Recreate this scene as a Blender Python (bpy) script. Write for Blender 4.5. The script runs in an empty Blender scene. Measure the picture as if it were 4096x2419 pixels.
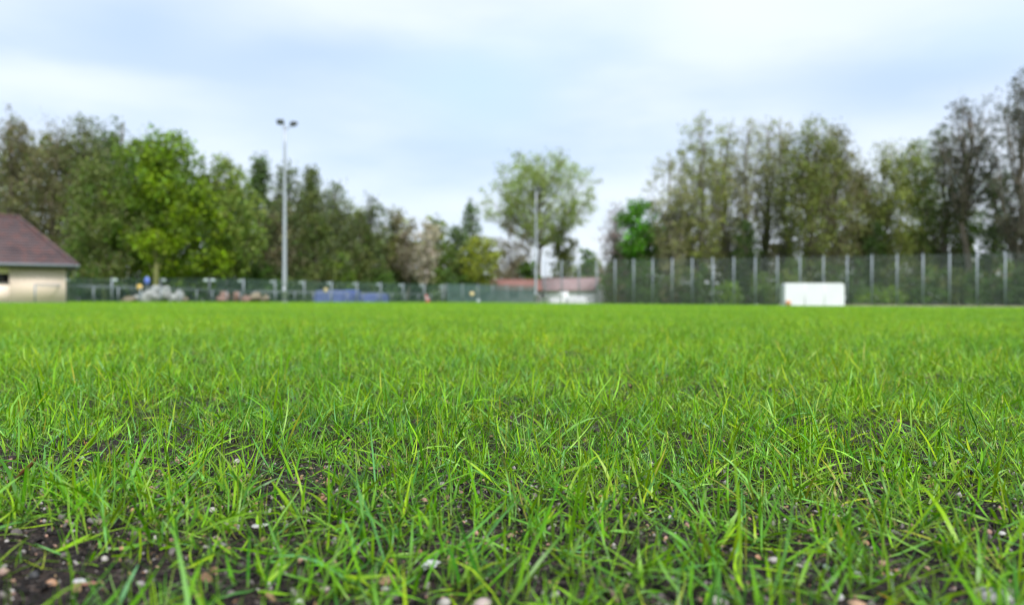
import bpy, math, random
import numpy as np
from mathutils import Vector
R = math.radians
rng = np.random.default_rng(11)
random.seed(11)
SC = bpy.context.scene
COL = SC.collection

# ------------------------------------------------------------------ camera
F = 3215.0            # focal length in pixels of the 4096 x 2419 photograph
CH = 0.16             # camera height above the young lawn
ROLL = 0.15
cam_d = bpy.data.cameras.new('camera')
cam = bpy.data.objects.new('camera', cam_d); COL.objects.link(cam)
cam.location = (0, 0, CH)
cam.rotation_euler = (R(90 - 0.08), R(-ROLL), 0)
cam_d.sensor_width = 36.0
cam_d.lens = 36.0 * F / 4096
cam_d.clip_start = 0.02
cam_d.clip_end = 4000
cam_d.dof.use_dof = True
cam_d.dof.focus_distance = 0.80
cam_d.dof.aperture_fstop = 5.6
SC.camera = cam

# ------------------------------------------------------------------ world: nearly overcast spring sky
SUN_EL, SUN_AZ = 50, 160            # azimuth clockwise from +Y
w = bpy.data.worlds.new('World'); SC.world = w; w.use_nodes = True
nt = w.node_tree; N = nt.nodes; L = nt.links
for n in list(N): N.remove(n)
wout = N.new('ShaderNodeOutputWorld'); wbg = N.new('ShaderNodeBackground')
wbg.inputs['Strength'].default_value = 0.1
L.new(wbg.outputs[0], wout.inputs[0])
sky = N.new('ShaderNodeTexSky'); sky.sky_type = 'NISHITA'; sky.sun_disc = False
sky.sun_elevation = R(SUN_EL); sky.sun_rotation = R(SUN_AZ)
tc = N.new('ShaderNodeTexCoord')
def wnoise(scale, stretch, detail, seed, rough=0.5):
    mp = N.new('ShaderNodeMapping'); mp.inputs['Scale'].default_value = stretch
    mp.inputs['Location'].default_value = (seed, seed * 1.7, seed * 0.3)
    L.new(tc.outputs['Generated'], mp.inputs[0])
    t = N.new('ShaderNodeTexNoise'); t.inputs['Scale'].default_value = scale
    t.inputs['Detail'].default_value = detail; t.inputs['Roughness'].default_value = rough
    L.new(mp.outputs[0], t.inputs['Vector'])
    return t
def wramp(src, a, b):
    m = N.new('ShaderNodeMapRange'); m.interpolation_type = 'SMOOTHSTEP'
    m.inputs['From Min'].default_value = a; m.inputs['From Max'].default_value = b
    L.new(src, m.inputs['Value']); return m.outputs[0]
def wmix(f, a, b):
    m = N.new('ShaderNodeMix'); m.data_type = 'RGBA'
    if isinstance(f, float): m.inputs[0].default_value = f
    else: L.new(f, m.inputs[0])
    for s, i in ((a, 6), (b, 7)):
        if isinstance(s, tuple): m.inputs[i].default_value = (*s, 1)
        else: L.new(s, m.inputs[i])
    return m.outputs[2]
def wmath(op, a, b):
    m = N.new('ShaderNodeMath'); m.operation = op
    for s, i in ((a, 0), (b, 1)):
        if isinstance(s, (int, float)): m.inputs[i].default_value = s
        else: L.new(s, m.inputs[i])
    return m.outputs[0]
SK = 0.95
WHITE = tuple(c * SK for c in (2.52, 2.76, 3.08)); GREYBLUE = tuple(c * SK for c in (1.68, 2.12, 2.82)); CYAN = tuple(c * SK for c in (1.80, 2.36, 3.05))
warp = wnoise(2.2, (1, 1, 2.6), 5, 3.1)
# cloud banks with their own direction, size and softness (direction, stretch)
def bank(px, py, sx, sy):
    d = Vector(((px - 2048) / F, 1, (1205 - py) / F)).normalized()
    sub = N.new('ShaderNodeVectorMath'); sub.operation = 'SUBTRACT'
    L.new(tc.outputs['Generated'], sub.inputs[0]); sub.inputs[1].default_value = d
    off = N.new('ShaderNodeVectorMath'); off.operation = 'SCALE'
    c = N.new('ShaderNodeVectorMath'); c.operation = 'SUBTRACT'
    L.new(warp.outputs['Color'], c.inputs[0]); c.inputs[1].default_value = (.5, .5, .5)
    L.new(c.outputs[0], off.inputs[0]); off.inputs['Scale'].default_value = 0.16
    add = N.new('ShaderNodeVectorMath'); add.operation = 'ADD'
    L.new(sub.outputs[0], add.inputs[0]); L.new(off.outputs[0], add.inputs[1])
    mul = N.new('ShaderNodeVectorMath'); mul.operation = 'MULTIPLY'
    L.new(add.outputs[0], mul.inputs[0]); mul.inputs[1].default_value = (F / sx, 1.5, F / sy)
    ln = N.new('ShaderNodeVectorMath'); ln.operation = 'LENGTH'; L.new(mul.outputs[0], ln.inputs[0])
    return wramp(ln.outputs['Value'], 1.25, 0.0)
n1 = wnoise(1.5, (1, 1, 3.4), 6, 7.7)
n2 = wnoise(3.4, (1, 1, 4.0), 6, 1.3)
base = wmix(wramp(n1.outputs['Fac'], 0.49, 0.78), WHITE, GREYBLUE)
base = wmix(wmath('MULTIPLY', wramp(n2.outputs['Fac'], 0.50, 0.80), 0.35), base, GREYBLUE)
for (px, py, sx, sy, c, k) in ((640, 60, 480, 300, GREYBLUE, 1.0), (1300, 250, 720, 170, GREYBLUE, 1.0),
                               (1850, 330, 420, 190, CYAN, .85), (3550, 350, 680, 170, GREYBLUE, 1.0),
                               (2300, 160, 700, 160, CYAN, .35), (1150, 470, 420, 110, GREYBLUE, .4), (3950, 150, 420, 160, CYAN, .5)):
    base = wmix(wmath('MULTIPLY', bank(px, py, sx, sy), k), base, c)
for (px, py, sx, sy, k) in ((2950, 90, 360, 180, .4), (250, 330, 600, 130, .5)):
    base = wmix(wmath('MULTIPLY', bank(px, py, sx, sy), k), base, tuple(c * SK for c in (2.95, 3.08, 3.15)))
final = wmix(0.05, base, sky.outputs[0])
L.new(final, wbg.inputs['Color'])

# ------------------------------------------------------------------ veiled sun
sd = bpy.data.lights.new('sun', 'SUN'); sd.energy = 1.5; sd.angle = R(22); sd.color = (1, .965, .91)
so = bpy.data.objects.new('sun', sd); COL.objects.link(so)
sdir = Vector((math.sin(R(SUN_AZ)) * math.cos(R(SUN_EL)), math.cos(R(SUN_AZ)) * math.cos(R(SUN_EL)), math.sin(R(SUN_EL))))
so.rotation_euler = sdir.to_track_quat('Z', 'Y').to_euler()
so.location = sdir * 50

# ------------------------------------------------------------------ render settings
SC.view_settings.view_transform = 'Standard'; SC.view_settings.look = 'None'
SC.view_settings.exposure = 1.92; SC.view_settings.gamma = 1.0
SC.view_settings.use_curve_mapping = False
SC.render.engine = 'CYCLES'
SC.cycles.use_denoising = True
SC.cycles.max_bounces = 8; SC.cycles.diffuse_bounces = 4; SC.cycles.transmission_bounces = 5; SC.cycles.glossy_bounces = 3
SC.cycles.transparent_max_bounces = 12
SC.cycles.use_adaptive_sampling = False
SC.cycles.filter_width = 1.0

# ------------------------------------------------------------------ helpers
def hy(px): return 1205 + 0.0026 * (px - 2048)
def vnoise(x, y, s, seed):
    x = np.asarray(x, float) / s; y = np.asarray(y, float) / s
    xi = np.floor(x).astype(np.int64); yi = np.floor(y).astype(np.int64)
    fx = x - xi; fy = y - yi
    fx = fx * fx * (3 - 2 * fx); fy = fy * fy * (3 - 2 * fy)
    def h(a, b):
        n = (a * 374761393 + b * 668265263 + seed * 974634777) & 0xffffffff
        n = ((n ^ (n >> 13)) * 1274126177) & 0xffffffff
        return ((n ^ (n >> 16)) & 0xffff) / 65535.0
    return (h(xi, yi) * (1 - fx) + h(xi + 1, yi) * fx) * (1 - fy) + (h(xi, yi + 1) * (1 - fx) + h(xi + 1, yi + 1) * fx) * fy
def gz(x, y):
    """height of the ground: the pitch falls a little towards the far right; crumbly soil relief close by"""
    x = np.asarray(x, float); y = np.asarray(y, float)
    far = -0.0065 * np.maximum(x + 5, 0) * np.clip(y / 75, 0, 1.2)
    d = np.hypot(x, y)
    k = np.clip(1.6 - d / 4.0, 0, 1)
    rel = (vnoise(x, y, .21, 1) - .5) * .014 + (vnoise(x, y, .075, 2) - .5) * .008 + (vnoise(x, y, .021, 3) - .5) * .004
    return far + rel * k
def GZ(x, y): return float(gz(x, y))
def at(px, Y):
    X = (px - 2048) / F * Y
    return X, Y, GZ(X, Y)
def ztop(px, py, Y): return CH + (hy(px) - py) / F * Y
def on_ground(px, py):
    d = CH * F / (py - hy(px))
    for _ in range(4):
        X = (px - 2048) / F * d
        d = (CH - GZ(X, d)) * F / (py - hy(px))
    X = (px - 2048) / F * d
    return X, d, GZ(X, d)

def tag(o, label=None, cat=None, group=None, kind=None):
    if label: o['label'] = label
    if cat: o['category'] = cat
    if group: o['group'] = group
    if kind: o['kind'] = kind
    return o
def empty(name, loc, rz=0):
    o = bpy.data.objects.new(name, None); COL.objects.link(o)
    o.empty_display_size = 0.2
    o.location = loc; o.rotation_euler = (0, 0, rz)
    return o
def make_mesh(name, V, tris=None, quads=None, mat=None, col=None, smooth=False):
    me = bpy.data.meshes.new(name)
    V = np.asarray(V, np.float32).reshape(-1, 3)
    tris = np.zeros((0, 3), np.int32) if tris is None else np.asarray(tris, np.int32).reshape(-1, 3)
    quads = np.zeros((0, 4), np.int32) if quads is None else np.asarray(quads, np.int32).reshape(-1, 4)
    me.vertices.add(len(V)); me.vertices.foreach_set('co', V.ravel())
    nl = len(tris) * 3 + len(quads) * 4
    me.loops.add(nl); me.loops.foreach_set('vertex_index', np.concatenate([tris.ravel(), quads.ravel()]))
    npoly = len(tris) + len(quads)
    me.polygons.add(npoly)
    ls = np.concatenate([np.arange(len(tris)) * 3, len(tris) * 3 + np.arange(len(quads)) * 4])
    me.polygons.foreach_set('loop_start', ls.astype(np.int32))
    if smooth: me.polygons.foreach_set('use_smooth', np.ones(npoly, bool))
    if col is not None:
        a = me.color_attributes.new('Col', 'FLOAT_COLOR', 'POINT')
        c = np.ones((len(V), 4), np.float32); c[:, :3] = col
        a.data.foreach_set('color', c.ravel())
    me.update(calc_edges=True); me.validate()
    if mat: me.materials.append(mat)
    return me
def obj(name, me, parent=None, loc=(0, 0, 0), rot=(0, 0, 0)):
    o = bpy.data.objects.new(name, me); COL.objects.link(o)
    o.location = loc; o.rotation_euler = rot
    if parent: o.parent = parent
    return o
class MB:
    """collects shapes into one mesh"""
    def __init__(s): s.v = []; s.t = []; s.q = []; s.c = []; s.n = 0
    def add(s, V, T=None, Q=None, c=None):
        V = np.asarray(V, float).reshape(-1, 3)
        s.v.append(V)
        if T is not None and len(T): s.t.append(np.asarray(T, int) + s.n)
        if Q is not None and len(Q): s.q.append(np.asarray(Q, int) + s.n)
        if c is not None: s.c.append(np.broadcast_to(np.asarray(c, float), (len(V), 3)))
        s.n += len(V); return s
    def box(s, x0, x1, y0, y1, z0, z1):
        V = [(x, y, z) for z in (z0, z1) for y in (y0, y1) for x in (x0, x1)]
        return s.add(V, None, [(0, 2, 3, 1), (4, 5, 7, 6), (0, 1, 5, 4), (1, 3, 7, 5), (3, 2, 6, 7), (2, 0, 4, 6)])
    def tube(s, P, r, k=6, cap=True, c=None):
        P = np.asarray(P, float); n = len(P)
        r = np.broadcast_to(np.asarray(r, float), (n,))
        T = np.gradient(P, axis=0); T /= np.linalg.norm(T, axis=1)[:, None] + 1e-9
        ref = np.where(np.abs(T[:, 2:3]) > .9, np.array([[1., 0, 0]]), np.array([[0, 0, 1.]]))
        A = np.cross(T, ref); A /= np.linalg.norm(A, axis=1)[:, None] + 1e-9
        B = np.cross(T, A)
        an = np.arange(k) / k * 2 * np.pi
        V = P[:, None] + r[:, None, None] * (np.cos(an)[None, :, None] * A[:, None] + np.sin(an)[None, :, None] * B[:, None])
        i = np.arange(n - 1)[:, None] * k; j = np.arange(k)[None]; j2 = (j + 1) % k
        Q = np.stack([i + j, i + j2, i + k + j2, i + k + j], -1).reshape(-1, 4)
        V = V.reshape(-1, 3); Tr = []
        if cap:
            V = np.vstack([V, P[:1], P[-1:]]); b = n * k
            jj = np.arange(k)
            Tr = np.vstack([np.stack([jj * 0 + b, (jj + 1) % k, jj], -1), np.stack([jj * 0 + b + 1, (n - 1) * k + jj, (n - 1) * k + (jj + 1) % k], -1)])
        return s.add(V, Tr, Q, c)
    def mesh(s, name, mat, smooth=False):
        V = np.vstack(s.v)
        T = np.vstack(s.t) if s.t else None
        Q = np.vstack(s.q) if s.q else None
        return make_mesh(name, V, T, Q, mat, np.vstack(s.c) if s.c else None, smooth)
    def build(s, name, mat, parent=None, smooth=False, loc=(0, 0, 0), rot=(0, 0, 0)):
        return obj(name, s.mesh(name, mat, smooth), parent, loc, rot)
def bevel(o, w=.02, seg=2):
    m = o.modifiers.new('bevel', 'BEVEL'); m.width = w; m.segments = seg; m.limit_method = 'ANGLE'; return o

# ------------------------------------------------------------------ materials
def mat_new(name):
    m = bpy.data.materials.new(name); m.use_nodes = True
    t = m.node_tree
    return m, t.nodes, t.links, t.nodes['Principled BSDF'], t.nodes['Material Output']
def mat_plain(name, c, rough=.6, metal=0., var=.25, scale=6., bump=.0, c2=None, detail=6):
    m, n, l, p, o = mat_new(name)
    p.inputs['Roughness'].default_value = rough; p.inputs['Metallic'].default_value = metal
    tcn = n.new('ShaderNodeTexCoord'); t = n.new('ShaderNodeTexNoise'); t.inputs['Scale'].default_value = scale; t.inputs['Detail'].default_value = detail
    l.new(tcn.outputs['Object'], t.inputs['Vector'])
    r = n.new('ShaderNodeValToRGB'); r.color_ramp.elements[0].position = .3; r.color_ramp.elements[1].position = .72
    a = tuple(x * (1 - var) for x in c); b = tuple(min(1, x * (1 + var)) for x in c) if c2 is None else c2
    r.color_ramp.elements[0].color = (*a, 1); r.color_ramp.elements[1].color = (*b, 1)
    l.new(t.outputs['Fac'], r.inputs[0]); l.new(r.outputs[0], p.inputs['Base Color'])
    if bump:
        b_ = n.new('ShaderNodeBump'); b_.inputs['Strength'].default_value = bump; b_.inputs['Distance'].default_value = .02
        l.new(t.outputs['Fac'], b_.inputs['Height']); l.new(b_.outputs[0], p.inputs['Normal'])
    return m
def mat_leaf(name, trans=.35, rough=.5, spec=.4, tint=(1.25, 1.15, .6), noise=0.0):
    m, n, l, p, o = mat_new(name)
    a = n.new('ShaderNodeAttribute'); a.attribute_name = 'Col'
    src = a.outputs['Color']
    if noise:
        tcn = n.new('ShaderNodeTexCoord'); t = n.new('ShaderNodeTexNoise'); t.inputs['Scale'].default_value = noise; t.inputs['Detail'].default_value = 3
        l.new(tcn.outputs['Object'], t.inputs['Vector'])
        mr = n.new('ShaderNodeMapRange'); mr.inputs['To Min'].default_value = .75; mr.inputs['To Max'].default_value = 1.25; mr.inputs['From Min'].default_value = .3; mr.inputs['From Max'].default_value = .7
        l.new(t.outputs['Fac'], mr.inputs['Value'])
        vm = n.new('ShaderNodeVectorMath'); vm.operation = 'SCALE'; l.new(src, vm.inputs[0]); l.new(mr.outputs[0], vm.inputs['Scale'])
        src = vm.outputs[0]
    l.new(src, p.inputs['Base Color'])
    p.inputs['Roughness'].default_value = rough; p.inputs['Specular IOR Level'].default_value = spec
    tr = n.new('ShaderNodeBsdfTranslucent')
    mm = n.new('ShaderNodeVectorMath'); mm.operation = 'MULTIPLY'; mm.inputs[1].default_value = tint
    l.new(src, mm.inputs[0]); l.new(mm.outputs[0], tr.inputs['Color'])
    mx = n.new('ShaderNodeMixShader'); mx.inputs[0].default_value = trans
    l.new(p.outputs[0], mx.inputs[1]); l.new(tr.outputs[0], mx.inputs[2]); l.new(mx.outputs[0], o.inputs[0])
    return m
M = {}
M['grass'] = mat_leaf('grass_blade', .27, .40, .30, (1.2, 1.2, .3))
def turf_patches(m):
    n, l = m.node_tree.nodes, m.node_tree.links
    a = [x for x in n if x.bl_idname == 'ShaderNodeAttribute'][0]
    tos = [k.to_socket for k in a.outputs['Color'].links]
    g = n.new('ShaderNodeNewGeometry'); src = a.outputs['Color']
    for sc, c0, c1 in ((.55, (.80, .90, 1.0), (1.16, 1.08, .9)), (4.5, (.84, .90, 1.1), (1.16, 1.08, .9))):
        t = n.new('ShaderNodeTexNoise'); t.inputs['Scale'].default_value = sc; t.inputs['Detail'].default_value = 3; l.new(g.outputs['Position'], t.inputs['Vector'])
        r = n.new('ShaderNodeValToRGB'); r.color_ramp.elements[0].position = .36; r.color_ramp.elements[1].position = .64
        r.color_ramp.elements[0].color = (*c0, 1); r.color_ramp.elements[1].color = (*c1, 1); l.new(t.outputs['Fac'], r.inputs[0])
        v = n.new('ShaderNodeVectorMath'); v.operation = 'MULTIPLY'; l.new(src, v.inputs[0]); l.new(r.outputs[0], v.inputs[1]); src = v.outputs[0]
    for t in tos: l.new(src, t)
turf_patches(M['grass'])
M['leaf'] = mat_leaf('tree_leaf', .30, .55, .25)
M['bark'] = mat_plain('bark', (.11, .092, .072), .9, var=.4, scale=3, bump=.4)
M['bark_grey'] = mat_plain('bark_grey', (.15, .14, .115), .9, var=.35, scale=3, bump=.4)
M['twig'] = mat_plain('spring_twig', (.22, .20, .13), .9, var=.25, scale=2)
M['bark_ivy'] = mat_plain('bark_mossy', (.14, .15, .05), .9, var=.35, scale=4, bump=.4)
M['steel'] = mat_plain('galvanised_steel', (.20, .235, .27), .5, .3, var=.12, scale=5)
M['mast'] = mat_plain('mast_steel', (.33, .36, .41), .45, .35, var=.08, scale=2)
M['wire'] = mat_plain('green_wire', (.09, .16, .145), .5, .2, var=.1)
M['wire_grey'] = mat_plain('grey_wire', (.17, .21, .205), .5, .3, var=.1)
M['net'] = mat_plain('green_windbreak_net', (.075, .135, .130), .8, var=.2, scale=1.5)
M['lamp_body'] = mat_plain('lamp_body', (.05, .055, .06), .5, .2, var=.15)
M['lamp_glass'] = mat_plain('lamp_glass', (.12, .125, .13), .15, .4, var=.05)
M['cap'] = mat_plain('pale_plastic', (.34, .41, .42), .5, var=.08)
M['white'] = mat_plain('white_fibreglass', (.56, .58, .62), .45, var=.04, scale=.8)
M['whitewall'] = mat_plain('white_render', (.78, .79, .86), .85, var=.06, scale=1.2)
M['tarp_white'] = mat_plain('white_tarpaulin', (.40, .41, .44), .5, var=.15, scale=2, bump=.3)
M['tarp_blue'] = mat_plain('blue_tarpaulin', (.035, .062, .30), .5, var=.18, scale=2.5, bump=.3)
M['tarp_pale'] = mat_plain('pale_blue_tarpaulin', (.085, .115, .33), .5, var=.15, scale=2.5, bump=.3)
M['concrete'] = mat_plain('grey_concrete', (.16, .17, .175), .85, var=.2, scale=2, bump=.2)
M['board'] = mat_plain('weathered_board', (.17, .16, .12), .85, var=.25, scale=2)
M['stone_white'] = mat_plain('pale_boulder', (.24, .255, .25), .85, var=.35, scale=2.5, bump=.5)
M['stone_red'] = mat_plain('reddish_boulder', (.17, .11, .09), .85, var=.3, scale=2.5, bump=.5)
M['stone_tan'] = mat_plain('tan_boulder', (.15, .13, .09), .85, var=.3, scale=2.5, bump=.5)
M['blue_sign'] = mat_plain('blue_sign', (.10, .17, .55), .4, var=.05)
M['yellow'] = mat_plain('yellow_sign', (.62, .40, .03), .45, var=.05)
M['paleyellow'] = mat_plain('pale_yellow_sign', (.62, .50, .24), .45, var=.05)
M['red'] = mat_plain('faded_red', (.42, .10, .10), .5, var=.1)
M['glass'] = mat_plain('dark_glass', (.012, .012, .015), .12, var=.1)
M['frame'] = mat_plain('dark_frame', (.05, .045, .045), .5, var=.1)
M['hill'] = mat_plain('far_hill', (.09, .09, .095), .95, var=.25, scale=.05)
def mat_cream():
    m, n, l, p, o = mat_new('cream_render')
    tcn = n.new('ShaderNodeTexCoord'); t = n.new('ShaderNodeTexNoise'); t.inputs['Scale'].default_value = .7; t.inputs['Detail'].default_value = 7
    l.new(tcn.outputs['Object'], t.inputs['Vector'])
    r = n.new('ShaderNodeValToRGB'); r.color_ramp.elements[0].color = (.73, .585, .50, 1); r.color_ramp.elements[1].color = (.81, .665, .585, 1)
    l.new(t.outputs['Fac'], r.inputs[0]); l.new(r.outputs[0], p.inputs['Base Color']); p.inputs['Roughness'].default_value = .9
    t2 = n.new('ShaderNodeTexNoise'); t2.inputs['Scale'].default_value = 60; l.new(tcn.outputs['Object'], t2.inputs['Vector'])
    b = n.new('ShaderNodeBump'); b.inputs['Strength'].default_value = .25; b.inputs['Distance'].default_value = .01
    l.new(t2.outputs['Fac'], b.inputs['Height']); l.new(b.outputs[0], p.inputs['Normal'])
    return m
M['cream'] = mat_cream()
def mat_roof(name, a, b, c):
    m, n, l, p, o = mat_new(name)
    tcn = n.new('ShaderNodeTexCoord')
    t = n.new('ShaderNodeTexNoise'); t.inputs['Scale'].default_value = .9; t.inputs['Detail'].default_value = 8
    v = n.new('ShaderNodeTexVoronoi'); v.inputs['Scale'].default_value = 3.4
    l.new(tcn.outputs['Object'], t.inputs['Vector']); l.new(tcn.outputs['Object'], v.inputs['Vector'])
    r = n.new('ShaderNodeValToRGB'); r.color_ramp.elements[0].position = .3; r.color_ramp.elements[1].position = .7
    r.color_ramp.elements[0].color = (*a, 1); r.color_ramp.elements[1].color = (*b, 1)
    l.new(t.outputs['Fac'], r.inputs[0])
    mx = n.new('ShaderNodeMix'); mx.data_type = 'RGBA'; mx.inputs[7].default_value = (*c, 1)
    l.new(r.outputs[0], mx.inputs[6])
    mr = n.new('ShaderNodeMapRange'); mr.inputs['From Min'].default_value = .55; mr.inputs['From Max'].default_value = .95; mr.inputs['To Max'].default_value = .6
    sep = n.new('ShaderNodeSeparateColor'); l.new(v.outputs['Color'], sep.inputs[0]); l.new(sep.outputs[0], mr.inputs['Value'])
    l.new(mr.outputs[0], mx.inputs[0]); l.new(mx.outputs[2], p.inputs['Base Color']); p.inputs['Roughness'].default_value = .85
    return m
M['roof_brown'] = mat_roof('old_brown_tiles', (.045, .030, .034), (.085, .058, .062), (.12, .052, .046))
M['roof_red'] = mat_roof('red_tiles', (.155, .078, .068), (.21, .11, .095), (.18, .07, .055))
M['roof_pink'] = mat_roof('faded_red_tiles', (.26, .19, .20), (.32, .24, .25), (.27, .155, .16))
def mat_soil():
    m, n, l, p, o = mat_new('dark_sandy_soil')
    tcn = n.new('ShaderNodeTexCoord')
    t = n.new('ShaderNodeTexNoise'); t.inputs['Scale'].default_value = 38; t.inputs['Detail'].default_value = 8; t.inputs['Roughness'].default_value = .7
    t2 = n.new('ShaderNodeTexNoise'); t2.inputs['Scale'].default_value = 420; t2.inputs['Detail'].default_value = 5
    v = n.new('ShaderNodeTexVoronoi'); v.inputs['Scale'].default_value = 330
    for x in (t, t2, v): l.new(tcn.outputs['Object'], x.inputs['Vector'])
    r = n.new('ShaderNodeValToRGB'); r.color_ramp.elements[0].position = .35; r.color_ramp.elements[1].position = .7
    r.color_ramp.elements[0].color = (.004, .0034, .0033, 1); r.color_ramp.elements[1].color = (.022, .016, .014, 1)
    l.new(t.outputs['Fac'], r.inputs[0])
    # sand grains of mixed colour
    sp = n.new('ShaderNodeSeparateColor'); l.new(v.outputs['Color'], sp.inputs[0])
    gr = n.new('ShaderNodeValToRGB'); e = gr.color_ramp.elements; e[0].color = (.012, .010, .010, 1); e[1].color = (.22, .19, .18, 1); e[0].position = .55
    k = gr.color_ramp.elements.new(.85); k.color = (.10, .07, .055, 1)
    l.new(sp.outputs[0], gr.inputs[0])
    mx = n.new('ShaderNodeMix'); mx.data_type = 'RGBA'; mx.inputs[0].default_value = .35
    l.new(r.outputs[0], mx.inputs[6]); l.new(gr.outputs[0], mx.inputs[7])
    # beyond the reseeded strip the ground is old turf with thatch
    g = n.new('ShaderNodeNewGeometry'); ln = n.new('ShaderNodeVectorMath'); ln.operation = 'LENGTH'; l.new(g.outputs['Position'], ln.inputs[0])
    mr = n.new('ShaderNodeMapRange'); mr.inputs['From Min'].default_value = 2.5; mr.inputs['From Max'].default_value = 7; l.new(ln.outputs['Value'], mr.inputs['Value'])
    t3 = n.new('ShaderNodeTexNoise'); t3.inputs['Scale'].default_value = 1.2; t3.inputs['Detail'].default_value = 6; l.new(tcn.outputs['Object'], t3.inputs['Vector'])
    tr = n.new('ShaderNodeValToRGB'); tr.color_ramp.elements[0].color = (.085, .165, .014, 1); tr.color_ramp.elements[1].color = (.14, .23, .022, 1)
    l.new(t3.outputs['Fac'], tr.inputs[0])
    mx2 = n.new('ShaderNodeMix'); mx2.data_type = 'RGBA'; l.new(mr.outputs[0], mx2.inputs[0]); l.new(mx.outputs[2], mx2.inputs[6]); l.new(tr.outputs[0], mx2.inputs[7])
    l.new(mx2.outputs[2], p.inputs['Base Color']); p.inputs['Roughness'].default_value = .8; p.inputs['Specular IOR Level'].default_value = .12
    b = n.new('ShaderNodeBump'); b.inputs['Strength'].default_value = .9; b.inputs['Distance'].default_value = .0025
    l.new(t2.outputs['Fac'], b.inputs['Height']); l.new(b.outputs[0], p.inputs['Normal'])
    return m
M['soil'] = mat_soil()
def mat_pebble(name, inst=False):
    m, n, l, p, o = mat_new(name)
    a = n.new('ShaderNodeAttribute'); a.attribute_name = 'pcol'
    a.attribute_type = 'INSTANCER' if inst else 'OBJECT'
    tcn = n.new('ShaderNodeTexCoord'); t = n.new('ShaderNodeTexNoise'); t.inputs['Scale'].default_value = 2.2 if inst else 260; t.inputs['Detail'].default_value = 6
    l.new(tcn.outputs['Object'], t.inputs['Vector'])
    mr = n.new('ShaderNodeMapRange'); mr.inputs['From Min'].default_value = .3; mr.inputs['From Max'].default_value = .7; mr.inputs['To Min'].default_value = .65; mr.inputs['To Max'].default_value = 1.2
    l.new(t.outputs['Fac'], mr.inputs['Value'])
    vm = n.new('ShaderNodeVectorMath'); vm.operation = 'SCALE'; l.new(a.outputs['Color'] if inst else a.outputs['Vector'], vm.inputs[0]); l.new(mr.outputs[0], vm.inputs['Scale'])
    l.new(vm.outputs[0], p.inputs['Base Color']); p.inputs['Roughness'].default_value = .7; p.inputs['Specular IOR Level'].default_value = .2
    return m
M['gravel'] = mat_pebble('gravel_mix', True)

# ------------------------------------------------------------------ the ground
def axis(pts):
    out = []
    for (a, b, st) in pts:
        out += list(np.arange(a, b, st))
    return np.array(out + [pts[-1][1]])
def geo(a, b, n): return list(np.geomspace(a, b, n))
pos = list(np.arange(0, .9, .0105)) + geo(.9, 900, 60)
gx = np.array([-v for v in pos[:0:-1]] + pos)
gy = np.array([-300, -60, -15, -4, -1.5, -.5, -.1] + list(np.arange(.1, 1.7, .0105)) + geo(1.7, 1500, 70))
GX, GY = np.meshgrid(gx, gy)
GZv = gz(GX, GY)
nx, ny = len(gx), len(gy)
ii = (np.arange(ny - 1)[:, None] * nx + np.arange(nx - 1)[None]).ravel()
gme = make_mesh('ground', np.stack([GX, GY, GZv], -1), None, np.stack([ii, ii + 1, ii + nx + 1, ii + nx], -1), M['soil'], smooth=True)
tag(obj('ground', gme), kind='structure')

# distant hill between the tree groups
mb = MB()
hx = np.linspace(-60, 260, 60)
prof = 26 * np.exp(-((hx - 95) / 62) ** 2) + 3 * (vnoise(hx, hx * 0, 25, 5) - .5) + 1
rows = []
for k, (dy, s) in enumerate(((0, 0), (15, .55), (40, .95), (70, 1.0), (130, 0))):
    rows.append(np.stack([hx, hx * 0 + 600 + dy * 2, prof * s - .5], -1))
V = np.vstack(rows); n_ = len(hx)
q = [(k * n_ + i, k * n_ + i + 1, (k + 1) * n_ + i + 1, (k + 1) * n_ + i) for k in range(4) for i in range(n_ - 1)]
mb.add(V, None, q)
tag(mb.build('hill', M['hill'], smooth=True), kind='structure')

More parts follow.
